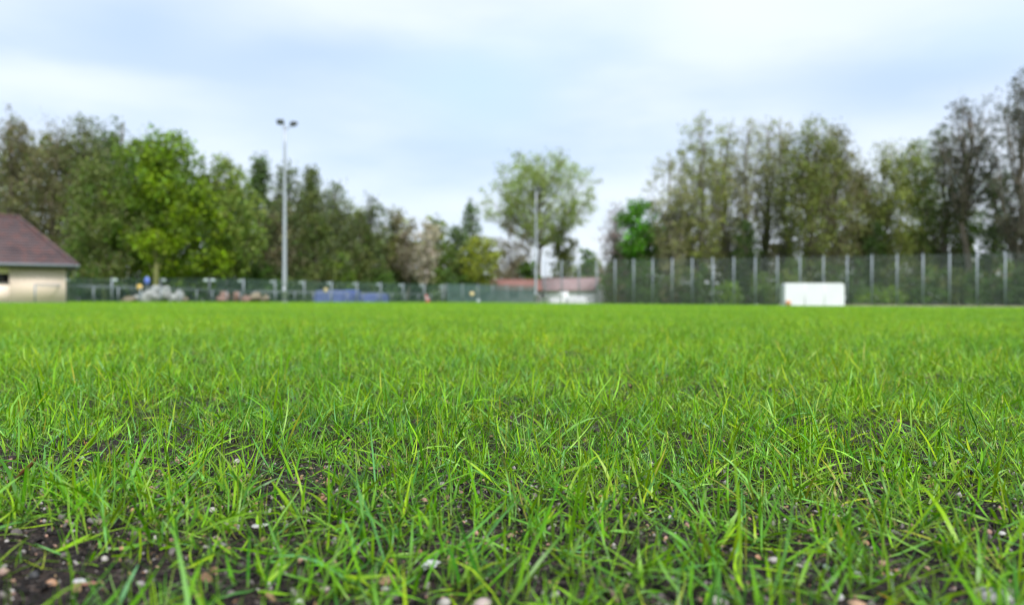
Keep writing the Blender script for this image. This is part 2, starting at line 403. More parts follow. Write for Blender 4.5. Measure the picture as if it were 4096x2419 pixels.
# ------------------------------------------------------------------ clubhouse on the left
def clubhouse():
    xr, yf, dep, wid = -27.75, 50.0, 8.2, 13.0
    z0 = GZ(xr, yf) - .05
    root = empty('clubhouse', (xr, yf, z0), R(30))
    tag(root, 'cream rendered clubhouse with brown hipped tile roof at the left edge', 'building')
    H = 2.48
    # window opening cut into the front wall
    wx0, wx1, wz0, wz1 = -4.5, -3.0, 1.24, 1.80
    m = MB()
    m.box(-wid, wx0, 0, .3, 0, H); m.box(wx1, 0, 0, .3, 0, H); m.box(wx0, wx1, 0, .3, 0, wz0); m.box(wx0, wx1, 0, .3, wz1, H)
    m.box(-.3, 0, .3, dep, 0, H); m.box(-wid, -wid + .3, .3, dep, 0, H); m.box(-wid + .3, -.3, dep - .3, dep, 0, H)
    m.build('wall', M['cream'], root)
    m = MB().box(-wid - .02, .02, -.02, .29, 0, .10); m.build('plinth', M['concrete'], root)
    wn = MB().box(wx0, wx1, .17, .19, wz0, wz1).build('window', M['glass'], root)
    m = MB()
    m.box(wx0, wx0 + .06, .10, .165, wz0, wz1); m.box(wx1 - .06, wx1, .10, .165, wz0, wz1)
    m.box(wx0 + .06, wx1 - .06, .10, .165, wz0, wz0 + .06); m.box(wx0 + .06, wx1 - .06, .10, .165, wz1 - .06, wz1)
    m.box((wx0 + wx1) / 2 - .03, (wx0 + wx1) / 2 + .03, .10, .165, wz0 + .06, wz1 - .06)
    m.build('frame', M['frame'], wn)
    MB().box(wx0 - .05, wx1 + .05, -.06, .16, wz0 - .05, wz0 - .005).build('sill', M['concrete'], wn)
    # hipped roof with overhang
    ov = .62; ez = 2.38; rz = 5.62
    x0, x1, y0, y1 = -wid - ov, ov, -ov, dep + ov
    ym = (y0 + y1) / 2; rl, rr = x0 + 3.3, x1 - 3.3
    V = [(x0, y0, ez), (x1, y0, ez), (x1, y1, ez), (x0, y1, ez), (rl, ym, rz), (rr, ym, rz)]
    V2 = [(a, b, c - .14) for a, b, c in V]
    Q = [(0, 1, 5, 4), (2, 3, 4, 5), (6, 10, 11, 7), (8, 11, 10, 9), (0, 6, 7, 1), (1, 7, 8, 2), (2, 8, 9, 3), (3, 9, 6, 0)]
    T = [(1, 2, 5), (3, 0, 4), (7, 11, 8), (9, 10, 6)]
    rf = MB().add(V, T, Q).build('roof', M['roof_brown'], root)
    # ridge and hip cappings
    for a, b in ((1, 5), (2, 5), (0, 4), (3, 4), (4, 5)):
        P = np.linspace(np.array(V[a]), np.array(V[b]), 14); P[:, 2] += .02 + .015 * (np.arange(14) % 2)
        MB().tube(P, .10, 7).build('ridge_tiles' if a == 4 else 'hip_tiles', M['roof_brown'], rf, True)
    # tile courses: thin lipped rows standing proud of the front slope and the right hip
    nrow = 17
    m = MB()
    for k in range(1, nrow):
        t = k / nrow
        xa, xb = x0 + (rl - x0) * t, x1 + (rr - x1) * t
        y = y0 + (ym - y0) * t; z = ez + (rz - ez) * t
        m.box(xa + .06, xb - .06, y - .02, y + .05, z - .015, z + .028)
        ya, yb = y0 + (ym - y0) * t, y1 + (ym - y1) * t
        m.box(xb - .05, xb + .02, ya + .06, yb - .06, z - .015, z + .028)
    m.build('tile_courses', M['roof_brown'], rf)
    g = MB().tube([(x0, y0 - .05, ez - .02), (x1 + .02, y0 - .05, ez - .05)], .075, 8); g.tube([(x1 + .05, y0 - .05, ez - .05), (x1 + .05, y1, ez - .02)], .075, 8)
    gt = g.build('gutter', M['steel'], rf, True)
    MB().tube([(x1 + .02, y0, ez - .06), (x1 - .05, y0 + .12, ez - .30), (.09, .18, ez - .42), (.09, .18, .1)], .045, 8).build('downpipe', M['steel'], root, True)
    MB().box(x0 + .05, x1 - .05, y0 + .04, y0 + .09, ez - .26, ez - .15).build('fascia', M['frame'], root)
clubhouse()

# ------------------------------------------------------------------ far houses
def gable_house(name, label, px, Y, L_, D_, wall_h, ridge_h, rot, roofm, wallm, windows):
    X, Y, z0 = at(px, Y)
    root = empty(name, (X, Y, z0 - .05), rot)
    tag(root, label, 'building')
    hl, hd = L_ / 2, D_ / 2
    V = [(-hl, -hd, 0), (hl, -hd, 0), (hl, hd, 0), (-hl, hd, 0), (-hl, -hd, wall_h), (hl, -hd, wall_h), (hl, hd, wall_h), (-hl, hd, wall_h), (hl, 0, ridge_h - .1), (-hl, 0, ridge_h - .1)]
    MB().add(V, [(5, 6, 8), (7, 4, 9)], [(0, 1, 5, 4), (1, 2, 6, 5), (2, 3, 7, 6), (3, 0, 4, 7)]).build('wall', wallm, root)
    o = .28; sl = (ridge_h - wall_h) / hd; t = .16
    ze = wall_h - o * sl
    R1 = [(-hl - o, -hd - o, ze), (hl + o, -hd - o, ze), (hl + o, 0, ridge_h), (-hl - o, 0, ridge_h), (hl + o, hd + o, ze), (-hl - o, hd + o, ze)]
    V = R1 + [(a, b, c - t) for a, b, c in R1]
    Q = [(0, 1, 2, 3), (3, 2, 4, 5), (6, 9, 8, 7), (9, 11, 10, 8), (0, 6, 7, 1), (5, 4, 10, 11), (1, 7, 8, 2), (2, 8, 10, 4), (0, 3, 9, 6), (3, 5, 11, 9)]
    rf = MB().add(V, None, Q).build('roof', roofm, root)
    P = np.linspace((-hl - o, 0, ridge_h + .02), (hl + o, 0, ridge_h + .02), 10)
    MB().tube(P, .1, 6).build('ridge_tiles', roofm, rf, True)
    for sy in (-1, 1):   # dark barge boards on the right gable
        MB().tube([(hl + o + .03, sy * (hd + o), ze - .1), (hl + o + .03, 0, ridge_h - .08)], .12, 4).build('barge_board', M['frame'], rf)
    for (x0, x1, a, b) in windows:
        wn = MB().box(x0, x1, -hd - .02, -hd + .05, a, b).build('window', M['glass'], root)
        m = MB(); m.box(x0 - .08, x0, -hd - .05, -hd + .02, a - .08, b + .08); m.box(x1, x1 + .08, -hd - .05, -hd + .02, a - .08, b + .08)
        m.box(x0, x1, -hd - .05, -hd + .02, b, b + .08); m.box(x0, x1, -hd - .05, -hd + .02, a - .08, a)
        m.build('frame', wallm, wn)
    return root
gable_house('bungalow', 'small white bungalow with faded pink tile roof behind the tall fence', 2284, 134, 11.4, 4.8, 2.35, 4.2, R(-36), M['roof_pink'], M['whitewall'], [(-4.4, -3.5, .9, 1.6)])
gable_house('shed', 'long low shed with orange red tile roof left of the bungalow', 2062, 130, 7.6, 4.2, 2.25, 3.75, R(4), M['roof_red'], M['concrete'], [(-1.0, .2, .9, 1.6)])

# ------------------------------------------------------------------ floodlight masts
def mast(label, px, Y, top_py, heads, s=1.0):
    X, Y, z0 = at(px, Y)
    H = ztop(px, top_py, Y) - z0
    root = empty('floodlight_mast', (X, Y, z0))
    tag(root, label, 'light mast', 'floodlight masts')
    P = np.linspace((0, 0, 0), (0, 0, H), 9)
    MB().tube(P, np.linspace(.235, .10, 9) * s, 14).build('pole', M['mast'], root, True)
    MB().box(-.34, .34, -.34, .34, -.02, .10).build('footing', M['concrete'], root)
    MB().box(-.12, .12, -.26, -.20, .8, 1.5).build('hatch', M['mast'], root)
    for (dx, dz, yaw, wd, ht) in heads:
        arm = MB().tube([(0, 0, H - .45), (dx * .45, 0, H - .2 + dz * .4), (dx, 0, H + dz)], .05, 8).build('arm', M['mast'], root, True)
        hd = MB()
        V = []
        for (yy, k) in ((-.18, 1.0), (.16, .62)):
            for (sx, sz) in ((-1, -1), (1, -1), (1, 1), (-1, 1)): V.append((sx * wd / 2 * k, yy, sz * ht / 2 * k))
        hd.add(V, None, [(0, 1, 2, 3), (7, 6, 5, 4), (0, 4, 5, 1), (1, 5, 6, 2), (2, 6, 7, 3), (3, 7, 4, 0)])
        ho = hd.build('lamp_head', M['lamp_body'], root, loc=(dx, -.05, H + dz + .22), rot=(R(35), 0, yaw))
        MB().box(-wd / 2 + .04, wd / 2 - .04, -.195, -.182, -ht / 2 + .04, ht / 2 - .04).build('lens', M['lamp_glass'], ho)
    for k in range(int(H / 1.2) - 2):
        zz = 3 + k * 1.2
        if zz < H - 1: MB().tube([(-.2 * s, 0, zz), (-.38 * s, 0, zz)], .012, 5).build('step_bolt', M['steel'], root)
    return root
mast('tall grey floodlight mast with dark twin lamp heads standing clear against the sky', 1138, 78, 502, [(-.38, .15, R(0), .72, .50), (.80, -.05, R(150), .78, .46)])
mast('thinner floodlight mast in front of the wide pale green tree', 2143, 106, 762, [(.30, .05, R(10), .75, .5)], .8)

# ------------------------------------------------------------------ fences
def wire_panel(W, H, pitch, r, mat, name='mesh_panel', horiz=()):
    """one panel of diagonal chain-link, every wire a thin strand"""
    V = []; Q = []
    def strand(a, b):
        d = np.array(b) - np.array(a); n = np.linalg.norm(d)
        if n < .03: return
        d /= n; nrm = np.array([-d[1], d[0]]) * r
        k = len(V)
        a = np.array(a); b = np.array(b)
        for p in (a, b):
            V.append((p[0] + nrm[0], 0, p[1] + nrm[1])); V.append((p[0] - nrm[0], 0, p[1] - nrm[1])); V.append((p[0], -r, p[1]))
        Q.extend([(k, k + 1, k + 4, k + 3), (k + 1, k + 2, k + 5, k + 4), (k + 2, k, k + 3, k + 5)])
    st = pitch * 1.4142
    c = -H
    while c < W:
        x0, z0 = max(0, c), max(0, -c)
        x1, z1 = min(W, c + H), min(H, W - c)
        strand((x0, z0), (x1, z1)); strand((W - x0, z0), (W - x1, z1))
        c += st
    for z in horiz: 
        r0 = r; strand((0, z), (W, z))
    return make_mesh(name, V, None, Q, mat)
def fence(name, label, P0, P1, n, H, mat_post, r_post, mesh_me, extra=None, group=None, rails=()):
    root = empty(name, (P0[0], P0[1], GZ(*P0)))
    tag(root, label, 'fence', group)
    d = np.array(P1) - np.array(P0); seg = np.linalg.norm(d) / n; ang = math.atan2(d[1], d[0])
    pm = MB().tube(np.linspace((0, 0, -.2), (0, 0, H), 3), r_post, 8).mesh('post', mat_post, True)
    cm = MB().tube([(0, 0, H), (0, 0, H + .03)], [r_post * 1.15, r_post * .6], 8).mesh('post_cap', mat_post, True)
    z00 = root.location.z
    for i in range(n + 1):
        p = np.array(P0) + d * i / n
        off = (p[0] - P0[0], p[1] - P0[1], GZ(*p) - z00)
        po = obj('post', pm, root, off); obj('cap', cm, po)
        if extra: extra(po, i, ang)
        if i < n:
            p2 = np.array(P0) + d * (i + 1) / n
            tilt = math.atan2(GZ(*p2) - GZ(*p), seg)
            o = obj('mesh_panel', mesh_me, root, (off[0], off[1] , off[2] + .04), (0, -tilt, ang))
            for rz in rails:
                MB().tube([(0, 0, 0), (seg, 0, 0)], .022, 6).build('rail', mat_post, root, True, (off[0], off[1], off[2] + rz), (0, -tilt, ang))
    return root
# tall ball-stop fence on the right
A = (4.33, 107.0); B = (50.3, 82.0)
d_ = (np.array(B) - np.array(A)) / 21
B2 = tuple(np.array(A) + d_ * 25)
SEG = float(np.linalg.norm(d_))
pan = wire_panel(SEG, 5.55, .075, .0037, M['wire_grey'], horiz=(.02, 1.9, 3.7, 5.53))
tf = fence('ball_stop_fence', 'tall wire mesh fence with many slim steel posts along the right side', A, B2, 25, 5.72, M['steel'], .085, pan)
m = MB()
for i in range(12, 25):
    p = np.array(A) + d_ * i; p2 = p + d_
    a = np.array([p[0], p[1] - .14, GZ(*p) + .0]); b = np.array([p2[0], p2[1] - .14, GZ(*p2) + .0])
    V = [a, b, b + [0, 0, .24], a + [0, 0, .24], a + [0, .05, 0], b + [0, .05, 0], b + [0, .05, .24], a + [0, .05, .24]]
    bd = MB().add(np.array(V) - np.array(tf.location), None, [(0, 1, 2, 3), (5, 4, 7, 6), (3, 2, 6, 7), (0, 3, 7, 4), (1, 5, 6, 2)])
    bd.build('base_board', M['board'], tf)
# lower perimeter fence, in two straight runs
capm = None
def lamp_extra(side):
    arm = MB().tube([(0, 0, 2.16), (side * .2, 0, 2.2), (side * .34, 0, 2.2)], .03, 6).mesh('bracket', M['steel'], True)
    V = MB(); an = np.linspace(0, 1, 6)
    prof = [(.0, .0), (.16, .02), (.22, .10), (.22, .22), (.15, .31), (0.001, .34)]
    P = np.array([(side * .36, 0, 2.02 + z) for r, z in prof]); V.tube(P, [max(r, .002) for r, z in prof], 12)
    glob = V.mesh('round_cap', M['cap'], True)
    def f(po, i, ang):
        obj('bracket', arm, po); obj('round_cap', glob, po)
    return f
LA = ((255 - 2048) / F * 82, 82.0); LB = (-30.5, 81.0); LC = (-9.35, 110.0); LD = ((2138 - 2048) / F * 121, 121.0)
seg1 = np.linalg.norm(np.array(LB) - LA) / 3
p1 = wire_panel(float(seg1), 2.35, .10, .0060, M['wire'], horiz=(.02, 1.1, 2.33))
fence('perimeter_fence', 'low green wire fence run behind the pale boulders beside the clubhouse', LA, LB, 3, 2.45, M['steel'], .09, p1, lamp_extra(1), 'low perimeter fences')
seg2 = np.linalg.norm(np.array(LC) - LB) / 9
p2_ = wire_panel(float(seg2), 2.35, .09, .0075, M['wire'], horiz=(.02, 1.1, 2.33))
fence('perimeter_fence', 'low green wire fence run from the tall mast past the blue tarpaulins', LB, LC, 9, 2.45, M['steel'], .09, p2_, lamp_extra(-1), 'low perimeter fences')
# dense green windbreak net fence further right
seg3 = np.linalg.norm(np.array(LD) - LC) / 6
p3 = wire_panel(float(seg3), 2.5, .045, .0115, M['net'], horiz=(.02, 2.48))
fence('windbreak_fence', 'fence hung with dense teal green netting left of the bungalow', (LC[0] + .35, LC[1] + .3), LD, 6, 2.6, M['steel'], .05, p3)

# spectator rails
def barrier(label, P0, P1, n):
    root = empty('spectator_barrier', (P0[0], P0[1], GZ(*P0)))
    tag(root, label, 'barrier', 'spectator barriers')
    d = np.array(P1) - np.array(P0); z00 = root.location.z
    pm = MB().tube([(0, 0, -.1), (0, 0, 1.08)], .045, 8).mesh('post', M['steel'], True)
    for i in range(n + 1):
        p = np.array(P0) + d * i / n
        obj('post', pm, root, (p[0] - P0[0], p[1] - P0[1], GZ(*p) - z00))
    e = (d[0], d[1], GZ(*P1) - z00)
    MB().tube([(0, 0, 1.1), (e[0], e[1], e[2] + 1.1)], .032, 8).build('top_rail', M['steel'], root, True)
    MB().tube([(0, 0, .98), (e[0], e[1], e[2] + .98)], .018, 8).build('lower_rail', M['steel'], root, True)
r0 = ((140 - 2048) / F * 47.6, 47.6); r1 = ((1010 - 2048) / F * 78.6, 78.6); r2 = ((1770 - 2048) / F * 106.5, 106.5)
barrier('tubular steel spectator rail starting in front of the cream clubhouse', r0, r1, 11)
barrier('tubular steel spectator rail running past the blue tarpaulins', (r1[0] + .15, r1[1] + .3), r2, 12)
# low grey wall behind the low fence
W0 = ((1090 - 2048) / F * 108, 108.0); W1 = ((1800 - 2048) / F * 122, 122.0)
wl = empty('boundary_wall', (W0[0], W0[1], GZ(*W0)), math.atan2(W1[1] - W0[1], W1[0] - W0[0]))
tag(wl, 'low grey concrete wall behind the wire fence and blue tarpaulins', 'wall')
LW = math.dist(W0, W1)
for k in range(9):
    bevel(MB().box(k * LW / 9 + .02, (k + 1) * LW / 9 - .02, -.08, .08, -.1, 1.42 + .03 * math.sin(k * 2.1)).build('wall_panel', M['concrete'], wl), .02)
MB().box(0, LW, -.12, .12, 1.47, 1.53).build('coping', M['concrete'], wl)

# ------------------------------------------------------------------ white shelter
def shelter():
    X0 = (3140 - 2048) / F * 75; X1 = (3378 - 2048) / F * 75; Y = 75.0
    z0 = (GZ(X0, Y) + GZ(X1, Y)) / 2
    W = X1 - X0; H = 2.16; cx = (X0 + X1) / 2
    root = empty('team_shelter', (cx, Y, z0), 0)
    tag(root, 'long white team shelter with rounded upper corners in front of the tall fence', 'shelter')
    # back shell facing the camera: rounded rectangle outline with a curved top running backwards
    rc = .30; out = []
    for a in np.linspace(0, 90, 7): out.append((W / 2 - rc + rc * math.cos(R(a)), H - rc + rc * math.sin(R(a))))
    for a in np.linspace(90, 180, 7): out.append((-W / 2 + rc + rc * math.cos(R(a)), H - rc + rc * math.sin(R(a))))
    out = [(W / 2, 0.02)] + out + [(-W / 2, .02)]
    n = len(out); m = MB()
    V = [(x, 0, z) for x, z in out] + [(x, .06, z) for x, z in out]
    m.add(V, None, [(i, i + n, i + n + 1, i + 1) for i in range(n - 1)])
    cV = V[:n] + [(0, 0, H * .5)]; m.add(cV, [(i, i + 1, n) for i in range(n - 1)] + [(n - 1, 0, n)])
    cV = V[n:] + [(0, .06, H * .5)]; m.add(cV, [(i + 1, i, n) for i in range(n - 1)] + [(0, n - 1, n)])
    m.build('back_panel', M['white'], root, False)
    m = MB(); D = 1.25     # roof and cheeks following the outline backwards
    q = []; V = []
    for (x, z) in out:
        V += [(x, .062, z), (x, D, z * 1.0), (x * .985, .062, z - .05 if z > .3 else z), (x * .985, D, z - .05 if z > .3 else z)]
    for i in range(n - 1):
        a, b = 4 * i, 4 * i + 4
        q += [(a, a + 1, b + 1, b), (a + 2, b + 2, b + 3, a + 3), (a + 1, a + 3, b + 3, b + 1)]
    m.add(V, None, q); m.build('canopy', M['white'], root, True)
    MB().box(-W / 2 + .2, W / 2 - .2, .35, .78, .42, .47).build('bench_seat', M['board'], root)
    for x in (-W / 2 + .4, 0, W / 2 - .4): MB().box(x - .03, x + .03, .38, .74, 0, .42).build('bench_leg', M['steel'], root)
    for x in (-W / 6, W / 6): MB().box(x - .03, x + .03, -.012, -.002, .03, H - .02).build('seam_strip', M['white'], root)
    MB().box(-W / 2 + .01, W / 2 - .01, -.03, .058, -.03, .018).build('ground_rail', M['steel'], root)
shelter()

# ------------------------------------------------------------------ lumps: boulders, tarps, pebbles
def ico(sub):
    import bmesh
    bm = bmesh.new(); bmesh.ops.create_icosphere(bm, subdivisions=sub, radius=1)
    V = np.array([v.co[:] for v in bm.verts]); T = np.array([[v.index for v in f.verts] for f in bm.faces]); bm.free()
    return V, T
ICO = {k: ico(k) for k in (1, 2, 3, 4)}
def lump(sub, size, seed, rough=.25, angular=0.0, flat=0.0):
    V, T = ICO[sub]; V = V.copy()
    r = np.random.default_rng(seed)
    s = np.ones(len(V))
    for k in range(5):
        d = r.normal(size=3); d /= np.linalg.norm(d)
        s += rough * .5 * np.sin(V @ d * r.uniform(1.5, 4.0) + r.uniform(0, 6)) / (1 + k * .5)
    V *= s[:, None]
    if angular:
        for k in range(9):       # chop with random planes to leave facets
            d = r.normal(size=3); d /= np.linalg.norm(d); c = r.uniform(.55, .85)
            e = V @ d - c; V -= np.where(e > 0, e, 0)[:, None] * d * angular
    V *= np.asarray(size)[None] / 2
    if flat:
        lo = V[:, 2].min() * (1 - flat); V[:, 2] = np.maximum(V[:, 2], lo)
    return V, T
def boulder(name, label, cat, px, py, wpx, hpx, Y, mat, seed, group):
    """px, py: centre of its foot"""
    X, Y, z0 = at(px, Y)
    wd = wpx / F * Y; ht = hpx / F * Y
    V, T = lump(3, (wd, wd * .8, ht * 1.25), seed, .22, .8)
    V[:, 2] -= V[:, 2].min() + ht * .14
    o = obj(name, make_mesh(name, V, T, None, mat, None, False), None, (X, Y, z0 + (1208 - py) / F * Y * 0), (0, 0, seed * 1.3))
    return tag(o, label, cat, group)
BW = [(512, 62, 26, 76.6, 'stone_tan', 'small tan boulder at the left end of the pale boulder heap'),
      (548, 40, 34, 77.2, 'stone_white', 'small upright pale boulder near the left end of the heap'),
      (590, 66, 46, 76.4, 'stone_white', 'pale grey boulder below the round yellow sign'),
      (622, 50, 34, 75.6, 'stone_white', 'squat pale boulder in the middle of the heap front'),
      (655, 78, 62, 76.8, 'stone_white', 'largest whitish boulder in the heap below the blue sign'),
      (628, 60, 66, 78.0, 'stone_white', 'tall pale boulder at the back of the heap by the mossy trunk'),
      (690, 44, 36, 75.9, 'stone_white', 'low pale boulder right of the largest whitish one'),
      (716, 52, 50, 77.0, 'stone_white', 'rounded white boulder at the right end of the heap'),
      (742, 34, 18, 76.3, 'stone_tan', 'flat tan stone just right of the pale boulder heap')]
for k, (px, wp, hp, Y, mt, lb) in enumerate(BW):
    boulder('boulder', lb, 'boulder', px, 1205, wp, hp, Y, M[mt], 20 + k, 'pale boulder heap')
BR = [(882, 54, 26, 76.5, 'stone_red', 'flat reddish boulder at the left of the red boulder row'),
      (900, 40, 48, 77.3, 'stone_red', 'upright salmon coloured boulder behind the flat reddish one'),
      (948, 46, 44, 77.0, 'stone_red', 'brownish red boulder in the middle of the red boulder row'),
      (985, 46, 30, 76.4, 'stone_red', 'low red brown boulder next to a fence post'),
      (1022, 50, 42, 77.5, 'stone_tan', 'yellowish boulder left of the tall floodlight mast'),
      (1058, 46, 30, 76.8, 'stone_tan', 'dull tan boulder closest to the tall floodlight mast')]
for k, (px, wp, hp, Y, mt, lb) in enumerate(BR):
    boulder('boulder', lb, 'boulder', px, 1206, wp, hp, Y, M[mt], 50 + k, 'red boulder row')

def draped(name, label, cat, px0, px1, top_py, Y, depth, mat, seed, sag=.08, group=None, slant=0):
    """tarpaulin over a stack: rounded slab whose top sags and whose skirt has folds"""
    X0 = (px0 - 2048) / F * Y; X1 = (px1 - 2048) / F * Y; cx = (X0 + X1) / 2
    z0 = GZ(cx, Y); H = ztop((px0 + px1) / 2, top_py, Y) - z0; W = X1 - X0
    r = np.random.default_rng(seed); nu, nv = 64, 15
    th = np.linspace(0, 2 * np.pi, nu, endpoint=False)
    def sq(t, p): return np.sign(t) * np.abs(t) ** p
    ex, ey = sq(np.cos(th), .28), sq(np.sin(th), .28)
    V = []; fold = sum(np.sin(th * f + r.uniform(0, 6)) * a for f, a in ((9, .03), (17, .025), (29, .018)))
    for j in range(nv):
        t = j / (nv - 1)
        if t < .6: zz = H * (t / .6) * .93; k = 1.0 + fold * (1 - t / .6) * 1.2 + .02 * (1 - t / .6)
        else:
            u = (t - .6) / .4; k = (1 - u ** 1.6) * np.ones(nu) + .001; zz = H * (.93 + .07 * math.sin(u * math.pi / 2))
        x = ex * W / 2 * k; y = ey * depth / 2 * k
        z = zz - (sag * (vnoise(x + seed * 3, y, .9, seed) - .3) if t > .5 else 0)
        x = x + slant * (z / max(H, .1))
        V.append(np.stack([x, y, np.broadcast_to(z, x.shape)], -1))
    V = np.vstack(V); q = []
    for j in range(nv - 1):
        for i in range(nu): q.append((j * nu + i, j * nu + (i + 1) % nu, (j + 1) * nu + (i + 1) % nu, (j + 1) * nu + i))
    o = obj(name, make_mesh(name, V, None, q, mat, None, True), None, (cx, Y, z0 - .02))
    return tag(o, label, cat, group)
draped('tarpaulin_stack', 'long lavender blue tarpaulin covered stack behind the low fence', 'tarpaulin', 1256, 1384, 1160, 99, 2.2, M['tarp_pale'], 3, .12, 'blue tarpaulin stacks', .3)
draped('tarpaulin_stack', 'short vivid blue tarpaulin covered stack right of the lavender one', 'tarpaulin', 1380, 1438, 1157, 101, 2.0, M['tarp_blue'], 4, .08, 'blue tarpaulin stacks')
draped('tarpaulin_sheet', 'low pale blue tarpaulin heap leaning at the right end of the blue stacks', 'tarpaulin', 1440, 1552, 1172, 103, 1.6, M['tarp_pale'], 5, .18, 'blue tarpaulin stacks')
draped('tarpaulin_sheet', 'flattened blue tarpaulin in front of the vivid blue stack', 'tarpaulin', 1362, 1440, 1178, 98.8, 1.2, M['tarp_pale'], 8, .1, 'blue tarpaulin stacks')
draped('wrapped_bundle', 'small white wrapped bundle left of the larger one before the bungalow', 'bundle', 2197, 2238, 1192, 100, 1.4, M['tarp_white'], 6, .15, 'white bundles')
draped('wrapped_bundle', 'larger white wrapped bundle on the grass before the bungalow', 'bundle', 2262, 2344, 1188, 98, 1.6, M['tarp_white'], 7, .2, 'white bundles')
draped('wrapped_bundle', 'taller dull white bundle behind the two white bundles by the bungalow', 'bundle', 2236, 2274, 1166, 112, 1.6, M['whitewall'], 9, .2, 'white bundles')

# ------------------------------------------------------------------ round signs, cone, balls
def round_sign(label, px, Y, cy, rpx, mat, ry=1.0):
    X, Y, z0 = at(px, Y)
    zc = ztop(px, cy, Y); r = rpx / F * Y
    root = empty('round_sign', (X, Y, z0)); tag(root, label, 'sign')
    MB().tube([(0, .06, -.1), (0, .06, zc - z0 + r * .6)], .03, 8).build('post', M['steel'], root, True)
    an = np.linspace(0, 2 * np.pi, 25)[:-1]; m = MB()
    V = [(math.cos(a) * r, -.01, math.sin(a) * r * ry) for a in an] + [(math.cos(a) * r, .02, math.sin(a) * r * ry) for a in an] + [(0, -.02, 0), (0, .02, 0)]
    n = 24
    m.add(V, [(i, (i + 1) % n, 2 * n) for i in range(n)] + [(n + (i + 1) % n, n + i, 2 * n + 1) for i in range(n)], [(i, n + i, n + (i + 1) % n, (i + 1) % n) for i in range(n)])
    m.build('disc', mat, root, loc=(0, 0, zc - z0))
    MB().tube([(math.cos(a) * r * .97, -.018, math.sin(a) * r * ry * .97) for a in list(an) + [an[0]]], .018, 5).build('rim', M['steel'], root, True, (0, 0, zc - z0))
round_sign('round bright yellow sign above the pale boulder heap', 558, 75.4, 1149, 13, M['yellow'])
round_sign('oval blue sign on a post beside the mossy tree trunk', 588, 79.2, 1122, 11, M['blue_sign'], 1.5)
round_sign('pale yellow round sign in front of the lavender tarpaulin', 1303, 95.5, 1160, 10, M['paleyellow'])
round_sign('dull yellow round sign on the teal netting fence', 1888, 108.8, 1175, 9, M['paleyellow'])
def cone():
    X, Y, z0 = at(1712, 101.0)
    root = empty('traffic_cone', (X, Y, z0)); tag(root, 'faded red cone shaped marker leaning by the grey wall', 'cone')
    bevel(MB().box(-.42, .42, -.35, .35, 0, .06).build('base', M['red'], root), .02)
    MB().tube([(0, 0, .06), (-.12, 0, .45), (-.28, 0, .95)], [.30, .2, .07], 14).build('body', M['red'], root, True)
    MB().tube([(-.115, 0, .42), (-.18, 0, .62)], [.215, .165], 14, False).build('band', M['cap'], root, True)
cone()
def ball(label, px, Y, r, mat, sx=1.0):
    X, Y, z0 = at(px, Y)
    V, T = ICO[3]; V = V * r * np.array([sx, 1, 1])
    o = obj('ball', make_mesh('ball', V, T, None, mat, None, True), None, (X, Y, z0 + r * .93))
    tag(o, label, 'ball')
    for ax in range(3):
        an = np.linspace(0, 2 * np.pi, 21); c, s = np.cos(an) * r * 1.002, np.sin(an) * r * 1.002; z = np.zeros(21)
        P = [np.stack([c, s, z], -1), np.stack([c, z, s], -1), np.stack([z, c, s], -1)][ax] * np.array([sx, 1, 1])
        MB().tube(P, r * .03, 4).build('seam', M['steel'], o)
ball('white ball lying at the far edge of the pitch before the teal netting', 1913, 84, .20, M['cap'])
ball('small orange ball at the lower left corner of the white shelter', 3153, 73.6, .28, mat_plain('orange_ball', (.50, .24, .12), .5, var=.15))

# ------------------------------------------------------------------ trees
C = dict(bright=(.165, .265, .004), mid=(.075, .155, .022), dark=(.040, .080, .016), olive=(.21, .255, .060), brown=(.165, .148, .088),
         yellow=(.26, .31, .016), pale=(.25, .31, .105), blossom=(.62, .57, .53), grey=(.105, .150, .075), mauve=(.24, .20, .22), vivid=(.085, .30, .008),
         lime=(.215, .285, .055), browngreen=(.135, .172, .045))
PROF = {'round': lambda t: np.sqrt(np.clip(1 - (2 * t - .92) ** 2 / 1.2, 0, 1)),
        'oval': lambda t: np.clip(np.sin(np.pi * np.clip(t * .93 + .05, 0, 1)) ** .75, 0, 1),
        'cone': lambda t: np.clip((1 - t) ** .8 * np.clip(t * 8 + .45, 0, 1), 0.02, 1),
        'dome': lambda t: np.sqrt(np.clip(1 - ((t - .45) / .56) ** 2, 0, 1)) * np.clip(.5 + 2.4 * t, 0, 1),
        'vase': lambda t: np.clip(.22 + 1.15 * t, 0, 1) * np.sqrt(np.clip(1 - np.clip(t - .45, 0, 1) ** 2 / .3026, 0, 1)),
        'column': lambda t: np.clip(.55 + .9 * t, 0, 1) * np.clip((1.02 - t) * 3.2, 0, 1) ** .6}
def quad_curve(a, b, c, n):
    t = np.linspace(0, 1, n)[:, None]
    return a * (1 - t) ** 2 + 2 * b * t * (1 - t) + c * t ** 2
def leaf_cards(P, size, col, r, up=.3):
    """small folded leaf sprays (two triangles each) at points P"""
    n = len(P)
    d = r.normal(size=(n, 3)); d[:, 2] *= .7; d /= np.linalg.norm(d, axis=1)[:, None]
    e = r.normal(size=(n, 3)); e -= (e * d).sum(1)[:, None] * d; e /= np.linalg.norm(e, axis=1)[:, None]
    f = np.cross(d, e)
    s = size * r.uniform(.55, 1.3, n)[:, None]
    V = np.stack([P - d * s * .6, P + e * s * .42 + f * s * .12, P + d * s * .7, P - e * s * .42 + f * s * .12], 1).reshape(-1, 3)
    b = np.arange(n)[:, None] * 4
    T = np.concatenate([b + np.array([[0, 1, 2]]), b + np.array([[0, 2, 3]])])
    return V, T, np.repeat(col, 4, 0)
